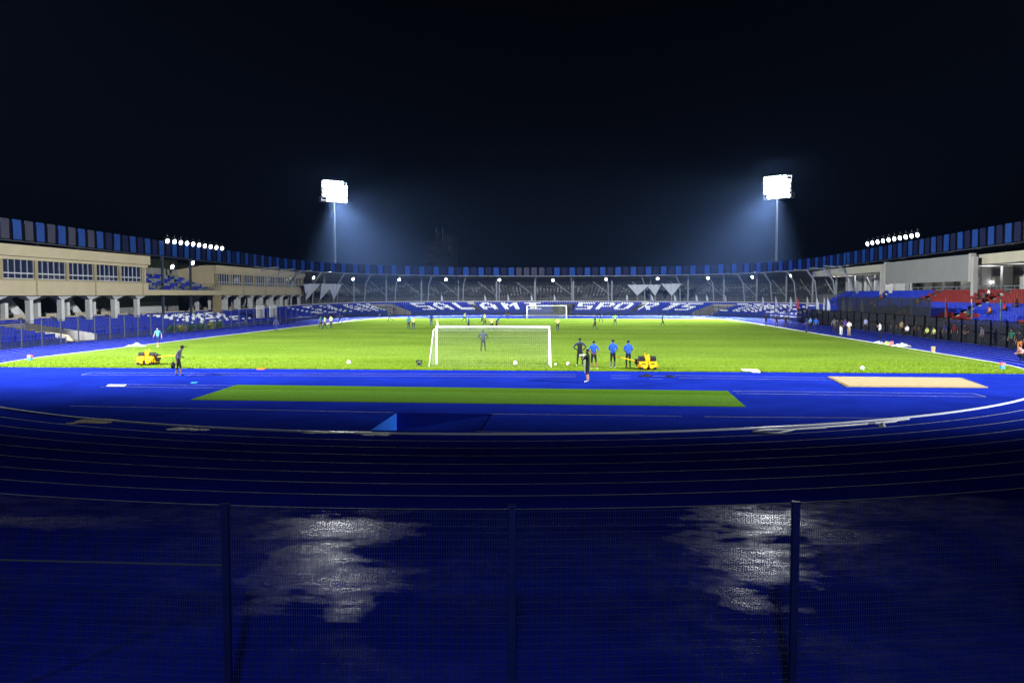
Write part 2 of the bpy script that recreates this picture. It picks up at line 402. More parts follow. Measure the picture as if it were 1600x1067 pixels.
# marking lines on the D
g = MB()
def seg(mb, a, b, w=.05, z=.005):
    a, b = Vector(a).to_2d(), Vector(b).to_2d(); t = (b-a).normalized(); n = Vector((-t.y, t.x))*w/2
    mb.quad((*(a-n), z), (*(b-n), z), (*(b+n), z), (*(a+n), z))
for (u0, v0, u1, v1) in ((143, 582.3, 900, 585.2), (127, 585.6, 900, 588.6), (127, 585.6, 143, 582.3), (1055, 586.5, 1300, 590.3), (1060, 590.5, 1325, 594),
                         (955, 586.8, 985, 587), (955, 590.8, 985, 591), (1015, 587.4, 1040, 587.6), (1015, 592, 1035, 592.3),
                         (1145, 610.8, 1522, 615), (1150, 614.6, 1540, 620), (1522, 615, 1540, 620), (190, 600.6, 365, 602.3), (157, 604, 350, 606.2),
                         (110, 634.3, 615, 644.4), (766, 646.6, 1065, 650.3), (1100, 651, 1400, 653.2), (743, 674, 1000, 679)):
    seg(g, ground(u0, v0), ground(u1, v1), .06)
g.build('marking_lines', 'line_faded', infield)
# pitch
g = MB(); n = 60
for i in range(n):
    x0, x1 = -33.9+67.8*i/n, -33.9+67.8*(i+1)/n
    def lo(x): return max(YG0, CY0 - math.sqrt(max(0, RT*RT - .01 - x*x))+.0) if True else 0
    def hi(x): return min(YG1, CY1 + math.sqrt(max(0, RT*RT - .01 - x*x)))
    g.quad((x0, lo(x0), .03), (x1, lo(x1), .03), (x1, hi(x1), .03), (x0, hi(x0), .03))
    g.quad((x0, lo(x0), 0), (x1, lo(x1), 0), (x1, lo(x1), .03), (x0, lo(x0), .03))
pitch = struct(g.build('grass_pitch', 'grass'), 'floodlit bright green football pitch', 'pitch')
g = MB()
def rect_lines(x0, y0, x1, y1, w=.1, z=.036):
    for a, b in (((x0, y0), (x1, y0)), ((x1, y0), (x1, y1)), ((x1, y1), (x0, y1)), ((x0, y1), (x0, y0))): seg(g, (*a, 0), (*b, 0), w, z)
GL0, GL1 = 55.35, 160.4
mat('pitch_line', (0.30, 0.36, 0.14), 0.7, 0.4, 3)
rect_lines(-32.5, GL0, 32.5, GL1)
seg(g, (-32.5, 107.9, 0), (32.5, 107.9, 0), .1, .036)
g.build('pitch_lines', 'pitch_line', pitch)
# grass blades near the camera-side edge
NB = 60000
x = rng.uniform(-33.5, 33.5, NB); y = YG0 + rng.power(0.6, NB)*9.0 - .03
ok = y > CY0 - np.sqrt(np.maximum(0, (RT-.15)**2 - x*x)); x, y = x[ok], y[ok]; nb = len(x)
h = rng.uniform(.03, .075, nb); a = rng.uniform(0, 6.28, nb); w = .022
v = np.empty((nb, 3, 3)); lx, ly = rng.normal(0, .03, nb), rng.normal(0, .03, nb)
v[:, 0] = np.stack([x-w*np.cos(a), y-w*np.sin(a), np.full(nb, .02)], 1); v[:, 1] = np.stack([x+w*np.cos(a), y+w*np.sin(a), np.full(nb, .02)], 1)
v[:, 2] = np.stack([x+lx, y+ly, .03+h], 1)
me = bpy.data.meshes.new('grass'); me.from_pydata(v.reshape(-1, 3).tolist(), [], np.arange(nb*3).reshape(-1, 3).tolist()); me.materials.append(M['grass_blade'])
o = bpy.data.objects.new('grass', me); C.objects.link(o); tag(o, 'ragged grass blades along the near edge of the pitch', 'grass', kind='stuff')
# wet apron beyond the track at the near end
g = MB(); N = 120; rin, rout = RT+WL+.004, 62.0
rr = [rin, rin+2, 48, 51, 54, 58, rout]
for i in range(N):
    a0, a1 = math.pi*(1+i/N), math.pi*(1+(i+1)/N)
    for r0, r1 in zip(rr[:-1], rr[1:]):
        P = lambda r, a: (r*math.cos(a), CY0+r*math.sin(a), 0)
        g.quad(P(r0, a0), P(r1, a0), P(r1, a1), P(r0, a1))
struct(g.build('apron', 'wet_apron'), 'wet dark blue apron between fence and track', 'apron')
# side strips between track and perimeter fence
g = MB()
for sx in (-1, 1):
    g.quad((sx*(RT+WL+.004), CY0, -.004), (sx*44.5, CY0, -.004), (sx*44.5, CY1, -.004), (sx*(RT+WL+.004), CY1, -.004))
struct(g.build('side_path', 'concrete_dark'), 'dark strip between track and stands', 'path')

# turf mat, sand pit, boards and scraps
def slab_uv(name, corners, thick, m, label, cat, group=None, bevel=.0):
    P = [ground(*c) for c in corners]; mb = MB()
    top = [(p.x, p.y, thick) for p in P]; bot = [(p.x, p.y, .002) for p in P]
    mb.poly(top)
    for i in range(len(P)): mb.quad(bot[i], bot[(i+1) % len(P)], top[(i+1) % len(P)], top[i])
    return tag(mb.build(name, m), label, cat, group)
tm = slab_uv('turf_mat', [(298, 625), (1165, 636), (1137, 611.5), (370, 602)], .03, 'turf_mat', 'long green artificial turf strip laid over the blue surface', 'turf mat')
P = [ground(u, v) for u, v in ((352, 608.5), (1144, 618), (1137, 611.5), (370, 602))]
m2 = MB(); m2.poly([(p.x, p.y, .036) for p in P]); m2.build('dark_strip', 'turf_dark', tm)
sp = slab_uv('sand_pit', [(1326, 604), (1540, 605.5), (1500, 592), (1298, 590)], .05, 'sand', 'pale sand pit in the blue surface, right of the turf strip', 'sand pit')
P = [ground(u, v) for u, v in ((1323, 604.6), (1543, 606.2), (1502, 591.4), (1294, 589.4))]
m2 = MB()
for i in range(4):
    m2.tube([(P[i].x, P[i].y, .03), (P[(i+1) % 4].x, P[(i+1) % 4].y, .03)], .03, 4)
m2.build('border', 'sand', sp)
slab_uv('foam_board', [(1160, 580.6), (1188, 582.6), (1184, 579.6), (1158, 578.4)], .10, 'plastic_white', 'white slab lying where grass meets the blue surface', 'board')
slab_uv('takeoff_board', [(166, 603.6), (194, 603.8), (198, 601.4), (170, 601.2)], .03, 'line_white', 'pale take-off board left of the turf strip', 'board')
slab_uv('marker_sheet', [(297, 599.0), (306, 599.0), (309, 597.2), (300, 597.2)], .02, 'cyan', 'light blue sheet on the blue surface above the turf strip end', 'sheet')

def scrap(name, u, v, w, d, hgt, m, label, cat, seed=0, rz=0, group=None):
    rr_ = random.Random(seed); p = ground(u, v); mb = MB(); nx, ny = 11, 7
    G = [[None]*ny for _ in range(nx)]
    for i in range(nx):
        for j in range(ny):
            fx, fy = i/(nx-1)-.5, j/(ny-1)-.5
            e = max(0, 1-(2*abs(fx))**2)*max(0, 1-(2*abs(fy))**2)
            x_ = fx*w*(1+.25*rr_.uniform(-1, 1)); y_ = fy*d*(1+.4*rr_.uniform(-1, 1))
            z_ = .012 + hgt*e*(.4+.9*rr_.random())
            G[i][j] = (p.x+x_*math.cos(rz)-y_*math.sin(rz), p.y+x_*math.sin(rz)+y_*math.cos(rz), z_)
    for i in range(nx-1):
        for j in range(ny-1): mb.quad(G[i][j], G[i+1][j], G[i+1][j+1], G[i][j+1])
    return tag(mb.build(name, m, smooth=True), label, cat, group)
scrap('plastic_sheet', 283, 671, .95, .35, .06, 'plastic_white', 'small crumpled white plastic sheet by the kerb, left part of the curve', 'plastic sheet', 1, .1)
scrap('plastic_sheet', 313, 672, .6, .25, .03, 'plastic_white', 'flat torn white plastic piece right of the crumpled sheet', 'plastic sheet', 2, .1)
scrap('torn_lining', 528, 676, 2.3, .45, .05, 'plastic_white', 'long torn white lining along the kerb left of the water jump', 'lining', 3, .02)
scrap('torn_lining', 588, 679.5, .9, .3, .05, 'plastic_white', 'short frayed white lining end below the water jump corner', 'lining', 4, .02)
scrap('puddle_mat', 150, 658.5, 1.5, 1.0, .02, 'concrete_tan', 'brown mat lying against the kerb on the left of the curve', 'mat', 5, .1)
scrap('net_pile', 1408, 541.5, 1.7, .7, .28, 'cloth_grey', 'heap of white netting on the track right of the pink marker', 'net', 6)
scrap('net_pile', 1374, 536.6, 1.3, .5, .22, 'cloth_grey', 'bright white bundle on the pitch corner left of the pink marker', 'net', 7)
scrap('bib_pile', 1386, 538.4, .6, .5, .3, 'c_bib', 'yellow green bundle beside the white bundle', 'bundle', 8)
scrap('net_pile', 213, 541.5, 1.8, .7, .32, 'cloth_grey', 'white cloth heap on the track edge behind the yellow roller', 'cloth', 9)
scrap('rubber_mat', 1009, 588.3, .75, .5, .14, 'rubber', 'crumpled dark mat on the runway, nearer the yellow roller', 'mat', 10)
scrap('rubber_mat', 1047, 588.8, .5, .5, .10, 'rubber', 'narrow dark rubber piece on the runway, farther right', 'mat', 11, -.6)
# loose kerb rails lying at the right of the curve
for i, (pts, lab) in enumerate(((((1178, 677), (1216, 678.6), (1245, 672), (1330, 666), (1400, 660)), 'long bent white rail torn loose from the right kerb'),
                                (((1176, 676.5), (1190, 673.8), (1240, 672.6), (1290, 669.5)), 'short white rail forming a loop with the bent rail'),
                                (((1358, 664), (1420, 656)), 'straight white rail lying by the right end of the kerb'))):
    mb = MB(); mb.tube([Vector((ground(*q).x, ground(*q).y, .04)) for q in pts], .04, 5)
    tag(mb.build('loose_rail', 'kerb_white', smooth=True), lab, 'rail')
scrap('plastic_cup', 1378, 666.5, .25, .2, .14, 'plastic_white', 'small white lump on the track below the loose rails', 'litter', 12)
# lane markers and cones
def marker(u, v, lab, cols=('pink', 'cyan'), h=.42):
    p = ground(u, v); e = empty('lane_marker', p, lab, 'marker')
    b = MB(); b.box((0, 0, h*.28), (.24, .24, h*.56)); b.build('base', cols[1], e, world=False, bevel=.02)
    b = MB(); b.box((0, 0, h*.56+h*.22), (.26, .26, h*.43)); b.build('top', cols[0], e, world=False, bevel=.02)
marker(47, 563.5, 'pink and blue lane marker at the left grass tip')
marker(1566, 577, 'red and blue lane marker at the right grass tip')
marker(1393, 540.5, 'pink lane marker between white bundle and netting heap', ('pink', 'pink'))
marker(1458, 551, 'cream lane marker on the right edge of the pitch', ('sand', 'sand'), .5)
scrap('traffic_cone', 408, 577.5, .5, .25, .12, 'orange', 'flattened orange cone on the pitch edge, left of the goal', 'traffic cone', 13)
ball_proto = None
for (u, v, r, lab) in ((545, 569.5, .13, 'white ball on the grass left of the camera box'), (805, 570.5, .13, 'white ball inside the near goal net'),
                       (888, 572, .13, 'white ball right of the near goal'), (868, 571.3, .07, 'small white object beside the right goalpost'),
                       (1347, 579, .13, 'white ball near the right part of the pitch edge'), (593, 493.5, .16, 'white ball in front of the far left tunnel')):
    b = MB(); p = ground(u, v); b.ball((0, 0, 0), r, 14); o = b.build('football', 'goal_white', smooth=True); o.location = (p.x, p.y, r+.03)
    tag(o, lab, 'ball')
p = ground(655, 573); e = empty('camera_box', (p.x, p.y, .03), 'black camera rig on legs left of the near goal', 'camera')
b = MB(); b.box((0, 0, .17), (.26, .2, .22)); b.build('body', 'c_grey', e, world=False, bevel=.02)
b = MB(); b.box((0, 0, .37), (.42, .25, .06)); b.cyl((0, -.12, .18), (0, 1, 0), .07, .1, 12); b.build('hood', 'rubber', e, world=False)
for sx in (-1, 1):
    b = MB(); b.tube([(sx*.19, 0, .36), (sx*.14, 0, .2), (sx*.1, -.01, .1), (sx*.19, -.05, 0)], .025, 6); b.build('leg', 'rubber', e, world=False)

# ------------------------------------------------------------------ goals
def goal(y, sgn, label):
    e = empty('football_goal', (0, y, 0.03), label, 'goal')
    for sx in (-1, 1):
        b = MB(); b.tube([(sx*3.72, 0, 0), (sx*3.72, 0, 2.44)], .06, 10); b.build('post', 'goal_white', e, True, False)
    b = MB(); b.tube([(-3.78, 0, 2.5), (3.78, 0, 2.5)], .06, 10); b.build('crossbar', 'goal_white', e, True, False)
    for sx in (-1, 1):
        b = MB(); b.tube([(sx*3.72, 0, 2.46), (sx*3.78, sgn*.9, 2.30), (sx*3.9, sgn*1.9, .02)], .028, 6); b.build('stanchion', 'goal_white', e, True, False)
    b = MB(); st = .13; nx = int(7.44/st); th = .0022 if sgn < 0 else .004
    prof = [(0, 2.44), (.9, 2.26), (1.3, 1.4), (1.9, .02)]
    def pr(t):
        t *= 3; i = min(2, int(t)); f = t-i; return prof[i][0]*(1-f)+prof[i+1][0]*f, prof[i][1]*(1-f)+prof[i+1][1]*f
    for i in range(nx+1):
        x_ = -3.72+7.44*i/nx; b.tube([(x_, sgn*q[0], q[1]) for q in prof], th, 3, cap=False)
    for k in range(28):
        q = pr(k/27); b.tube([(-3.74, sgn*q[0], q[1]), (3.74, sgn*q[0], q[1])], th, 3, cap=False)
    for sx in (-1, 1):
        for k in range(1, 19):
            z_ = 2.44*k/19
            t = next(tt for tt in np.linspace(1, 0, 80) if pr(tt)[1] >= z_ or tt <= 0)
            b.tube([(sx*3.72, 0, z_), (sx*3.8, sgn*pr(t)[0], z_)], th, 3, cap=False)
        for k in range(1, 14):
            yy = 1.9*k/14; t = next(tt for tt in np.linspace(0, 1, 80) if pr(tt)[0] >= yy or tt >= 1)
            b.tube([(sx*3.78, sgn*yy, 0), (sx*3.76, sgn*yy, pr(t)[1])], th, 3, cap=False)
    b.build('net', 'net_white', e, False, False)
goal(GL0, -1, 'near white football goal with its net towards us')
goal(GL1, 1, 'far white football goal before the blue seats')

# ------------------------------------------------------------------ floodlight towers
def tower():
    e = empty('floodlight_tower', (0, 0, 0))
    b = MB(); b.tube([(0, 0, 0), (0, 0, 12), (0, 0, 28.2)], [.34, .26, .18], 14); b.build('pole', 'pole_grey', e, True, False)
    b = MB()
    for k in range(5): b.box((0, 0, 28.2+k*1.15), (7.0, .12, .12))
    for x_ in (-3.4, -1.7, 0, 1.7, 3.4): b.box((x_, .1, 30.4), (.1, .1, 5.2))
    b.box((0, .55, 27.9), (7.3, 1.2, .06))
    for x_ in (-3.6, 3.6): b.box((x_, 1.1, 28.5), (.05, .05, 1.1))
    b.box((0, 1.1, 29.0), (7.3, .05, .05)); b.build('head_frame', 'steel_grey', e, False, False)
    hm = MB(); hm.tube([(0, .30, 0), (0, .12, 0), (0, -.05, 0)], [.14, .34, .48], 14); hm.box((0, .38, 0), (.2, .22, .2)); hme = hm.mesh('lamp', 'housing', True)
    lm = MB(); lm.cyl((0, -.062, 0), (0, 1, 0), .45, .02, 16); lme = lm.mesh('lens', 'lens')
    for r_ in range(5):
        for c_ in range(7):
            if (r_, c_) in ((4, 6), (0, 0)): continue
            o = bpy.data.objects.new('lamp', hme); C.objects.link(o); o.parent = e
            o.location = ((c_-3)*.95+.04*((r_*7+c_*3)%5-2), -.32, 28.4+r_*1.06+.03*((r_*3+c_*5)%5-2)); o.rotation_euler = (R(18), 0, 0)
            l = bpy.data.objects.new('lens', lme); C.objects.link(l); l.parent = o
    return e
tw = tower(); tw.location = (TOWERS[0][0], TOWERS[0][1], 0); tw.rotation_euler = (0, 0, R(42)); tag(tw, 'tall floodlight mast with a blazing lamp bank behind the left corner stand', 'floodlight mast', 'floodlight masts')
t2 = copy_tree(tw); t2.location = (TOWERS[1][0], TOWERS[1][1], -.8); t2.rotation_euler = (0, 0, R(-40)); t2['label'] = 'tall floodlight mast with a blazing lamp bank behind the right corner stand'

# ------------------------------------------------------------------ grandstands
def ztop(p): return 12.2 - max(0, (p[1]-85))*.0082
SB = 3.0                                   # stand joints: right s<SB, end, left s>STOT-SB
def scale_s(path, s): return s if s <= 0 else (path.total + (s-STOT) if s >= STOT else s*path.total/STOT)
st_r = empty('grandstand', (52, 100, 0), 'main stand with cream canopies and red and blue seats, right of the pitch', 'grandstand', 'stands of the stadium')
st_e = empty('grandstand', (0, 210, 0), 'curved end stand with white seat letters behind the far goal', 'grandstand', 'stands of the stadium')
st_l = empty('grandstand', (-52, 100, 0), 'stand with cream window blocks on white columns, left of the pitch', 'grandstand', 'stands of the stadium')
ranges = {st_r: (-110, -SB), st_e: (-SB, STOT+SB), st_l: (STOT+SB, STOT+110)}
def smooth(x): x = min(1, max(0, x)); return x*x*(3-2*x)
def rise(s):                      # tread rise per row
    e = smooth((STOT+10-s)/60); return .14*(1-e)+.22*e
def z0(s): e = smooth((STOT+10-s)/60); return .15*(1-e)+.3*e
NR = 9
# seat prototype
def seat_mesh(name, m):
    b = MB(); b.box((0, .18, .40), (.44, .40, .05)); b.box((0, .40, .60), (.44, .05, .40)); b.box((0, .22, .19), (.08, .2, .38))
    return b.mesh(name, m)
SEATM = {c: seat_mesh('seat_'+c, 'seat_'+c) for c in ('blue', 'white', 'red', 'grey', 'pale')}
SEATV = np.array([]); 
b = MB(); b.box((0, .18, .40), (.44, .40, .05)); b.box((0, .40, .60), (.44, .05, .40)); SV = np.array(b.v); SF = np.array(b.f)
def place_seats(lst, parent, stuff_name='seat_rows', nmax=100):
    """lst of (x, y, z, ang, colour); ang = direction of the row tangent"""
    cp = np.array([(l[0]-CAM.x)**2+(l[1]-CAM.y)**2 for l in lst])
    vis = [project((l[0], l[1], l[2]+.5)) for l in lst]
    key = np.array([cp[i] + (0 if 0 <= vis[i][0] <= 1600 else 1e6) for i in range(len(lst))])
    order = np.argsort(key); single = set(order[:nmax].tolist())
    cols = ['blue', 'white', 'red', 'grey', 'pale']; V = []; Fc = []; MI = []; k = 0
    for i, (x_, y_, z_, a_, c_) in enumerate(lst):
        if i in single:
            o = bpy.data.objects.new('seat', SEATM[c_]); C.objects.link(o); o.parent = parent
            o.location = Vector((x_, y_, z_))-parent.location; o.rotation_euler = (0, 0, a_)
        else:
            cs, sn = math.cos(a_), math.sin(a_); q = SV.copy(); q[:, 0], q[:, 1] = SV[:, 0]*cs-SV[:, 1]*sn, SV[:, 0]*sn+SV[:, 1]*cs
            q += np.array([x_, y_, z_]); V.append(q); Fc.append(SF+k); k += len(SV); MI += [cols.index(c_)]*len(SF)
    if V:
        me = bpy.data.meshes.new(stuff_name); me.from_pydata(np.concatenate(V).tolist(), [], np.concatenate(Fc).tolist())
        for c_ in cols: me.materials.append(M['seat_'+c_])
        me.polygons.foreach_set('material_index', MI)
        o = bpy.data.objects.new(stuff_name, me); C.objects.link(o); o.parent = parent; o.location = -parent.location; o['kind'] = 'stuff'
FONT = {'L': ["1100000"]*5+["1111111"]*2, 'E': ["1111111", "1100000", "1100000", "1111100", "1100000", "1100000", "1111111"],
 'K': ["1100011", "1100110", "1101100", "1111000", "1101100", "1100110", "1100011"], 'A': ["0011100", "0110110", "1100011", "1100011", "1111111", "1100011", "1100011"],
 'N': ["1100011", "1110011", "1111011", "1101111", "1100111", "1100011", "1100011"], 'S': ["1111111", "1100000", "1100000", "1111111", "0000011", "0000011", "1111111"],
 'M': ["1100011", "1110111", "1111111", "1101011", "1100011", "1100011", "1100011"], 'I': ["1111111", "0011100", "0011100", "0011100", "0011100", "0011100", "1111111"],
 'P': ["1111110", "1100011", "1100011", "1111110", "1100000", "1100000", "1100000"], 'O': ["0111110", "1100011", "1100011", "1100011", "1100011", "1100011", "0111110"],
 'R': ["1111110", "1100011", "1100011", "1111110", "1101100", "1100110", "1100011"], 'T': ["1111111", "0011100", "0011100", "0011100", "0011100", "0011100", "0011100"],
 'C': ["0111111", "1100000", "1100000", "1100000", "1100000", "1100000", "0111111"], 'X': ["1100011", "0110110", "0011100", "0011100", "0011100", "0110110", "1100011"]}
LET = [(ch, round((s_of_u(u)+SB)/.5)*.5-SB) for ch, u in zip("LEKANSALAMISPORTSCOMPLEX", (477, 500, 526, 556, 583, 660, 692, 726, 761.5, 796, 832, 915, 946, 975, 1014, 1050.6, 1074, 1144, 1167, 1187, 1206, 1224, 1243, 1264))]
def letter_at(s, r):
    for ch, sc in LET:
        c_ = (sc - s)/.5 + 3.5
        if 0 <= c_ < 7 and 1 <= r <= 7: return FONT[ch][7-r][int(c_)] == '1'
    return False
TUN = [(s_of_u(617, z=.8, d=2), 2.9), (s_of_u(879, z=.8, d=2), 2.2), (s_of_u(1108, z=.8, d=2), 3.0)]
lt = ground(84, 519)   # left stand tunnel
TUNL = [(STOT + CYE - at_x(88, -46, 519).y, 2.7)]
AIS = [s_of_u(u) for u in (702.0, 742.0, 840.0, 985.0, 998, 1084)]
aisL = [STOT + CYE - y for y in (109.5, 124.5, 138, 150, 80)]
def blocked(s, r):
    for sc, hw in TUN+TUNL:
        if abs(s-sc) < hw+.25 and r < 7: return True
    for a_ in AIS[1:2]+AIS[4:5]+aisL:
        if abs(s-a_) < .55: return True
    return False
# white blocks of seats on the left stand in the gap between the window blocks
def left_white(s, r):
    y = CYE-(s-STOT)
    if not 108.5 < y < 129.5: return False
    q = (y-108.5)/4.2; c_ = int((q % 1)*8.4); pat = [["1111111", "0000011", "0111110", "1100000", "1111111", "0000000", "1100011"], ["1100011", "1111011", "1101111", "1100111", "1100011", "0110000", "0011110"]][int(q) % 2]
    return 1 <= r <= 7 and c_ < 7 and pat[7-r][c_] == '1'
seats_e, seats_l = [], []
s = -SB
while s < STOT+92:
    for r_ in range(NR):
        if blocked(s, r_): continue
        d = r_*1.0+.25; x_, y_ = SP.p(s, d); z_ = z0(s)+r_*rise(s)
        if s < STOT+SB:
            c_ = 'white' if letter_at(s, r_) else 'blue'; seats_e.append((x_, y_, z_, SP.ang(s)+math.pi, c_))
        else:
            c_ = 'white' if left_white(s, r_) else 'blue'; seats_l.append((x_, y_, z_, SP.ang(s)+math.pi, c_))
    s += .5
place_seats(seats_e, st_e); place_seats(seats_l, st_l)
# treads
def tread_prof(s):
    p = [(0, 0)]
    for r_ in range(NR): z_ = z0(s)+r_*rise(s); p += [(r_*1.0, z_), (r_*1.0+1.0, z_)]
    return p
def tread_segments(lo, hi):
    cuts = sorted([(sc-hw, sc+hw) for sc, hw in TUN+TUNL if lo < sc < hi]); a = lo; out = []
    for c0, c1 in cuts: out.append((a, c0)); a = c1
    out.append((a, hi)); return out, cuts
for st in (st_e, st_l):
    lo, hi = ranges[st]; b = MB(); sg, cuts = tread_segments(lo, hi)
    for a_, c_ in sg: sweep(b, SP, SP.samples(a_, c_, 1.2), tread_prof)
    for c0, c1 in cuts: sweep(b, SP, SP.samples(c0, c1, 1.2), lambda s: tread_prof(s)[14:])
    b.build('terrace', 'concrete_dark', st)
    b = MB()
    sweep(b, SP, SP.samples(lo, hi, 1.2), lambda s: [(9.0, 0), (9.0, z0(s)+8*rise(s)+.95), (9.18, z0(s)+8*rise(s)+.95), (9.18, 0)])
    b.build('back_parapet', 'grey_white' if st is st_e else 'concrete_tan', st)
    b = MB()
    for a_, c_ in sg:
        b = MB(); sweep(b, SP, SP.samples(a_, c_, 1.2), lambda s: [(-.12, 0), (-.12, z0(s)+.35), (0-.01, z0(s)+.35)]); b.build('front_wall', 'blue_wall', st)
# tunnels and aisles
def tunnel(sc, hw, st, m, dark):
    e = empty('tunnel', (*SP.p(sc, 3), 0)); e.parent = st; e.location = Vector((*SP.p(sc, 3), 0))-st.location
    def P(s, d, z): return (*SP.p(s, d), z)
    b = MB()
    for sg in (-1, 1):
        s_a, s_b = sc+sg*hw, sc+sg*(hw-.22)
        pts = [(-.1, .0), (-.1, z0(sc)+.45)] + [(r_+.5, z0(sc)+r_*rise(sc)+.62) for r_ in range(0, 8)] + [(7.4, 0)]
        A = [P(s_a, d, z) for d, z in pts]; B = [P(s_b, d, z) for d, z in pts]
        b.poly(A); b.poly(B[::-1])
        for i in range(len(pts)): j = (i+1) % len(pts); b.quad(A[i], B[i], B[j], A[j])
    b.build('side_wall', m, e); top = z0(sc)+7*rise(sc)+.6
    b = MB(); b.quad(P(sc-hw, 7.3, top-.42), P(sc+hw, 7.3, top-.42), P(sc+hw, 7.3, top), P(sc-hw, 7.3, top))
    b.quad(P(sc-hw, 7.3, top), P(sc+hw, 7.3, top), P(sc+hw, 7.02, top+.04), P(sc-hw, 7.02, top+.04)); b.build('lintel', m, e)
    b = MB(); b.quad(P(sc-hw, 7.5, 0), P(sc+hw, 7.5, 0), P(sc+hw, 7.5, top-.4), P(sc-hw, 7.5, top-.4)); b.build('back_wall', dark, e)
    b = MB(); b.quad(P(sc-hw, -.1, .01), P(sc+hw, -.1, .01), P(sc+hw, 7.5, .01), P(sc-hw, 7.5, .01)); b.build('tunnel_floor', 'concrete_dark', e)
tunnel(*TUN[0], st_e, 'concrete_tan', 'concrete'); tunnel(*TUN[1], st_e, 'concrete_dark', 'shelter_dark'); tunnel(*TUN[2], st_e, 'concrete_tan', 'concrete')
tunnel(*TUNL[0], st_l, 'concrete', 'concrete')
for st, lst in ((st_e, AIS[1:2]+AIS[4:5]), (st_l, aisL)):
    for sc in lst:
        b = MB()
        for r_ in range(NR):
            z_ = z0(sc)+r_*rise(sc)
            for q in range(2):
                d0, d1 = r_+q*.5, r_+q*.5+.5; zz = z_+.02+q*rise(sc)*.5
                P = [(*SP.p(sc+o_, d), zz) for o_, d in ((-.5, d0), (.5, d0), (.5, d1), (-.5, d1))]; b.poly(P)
                b.quad((P[0][0], P[0][1], zz-.2), (P[1][0], P[1][1], zz-.2), P[1], P[0])
        b.build('aisle_steps', 'concrete_tan' if st is st_l else 'shelter_dark', st)
        if st is st_l:
            b = MB()
            pts = [(0, .1)]+[(r_+.5, z0(sc)+r_*rise(sc)+.55) for r_ in range(NR)]+[(9, .3)]
            A = [(*SP.p(sc+.6, d), z) for d, z in pts]; B = [(*SP.p(sc+.75, d), z) for d, z in pts]
            b.poly(A); b.poly(B[::-1])
            for i in range(len(pts)): j = (i+1) % len(pts); b.quad(A[i], B[i], B[j], A[j])
            b.build('stair_wall', 'concrete_tan', st)
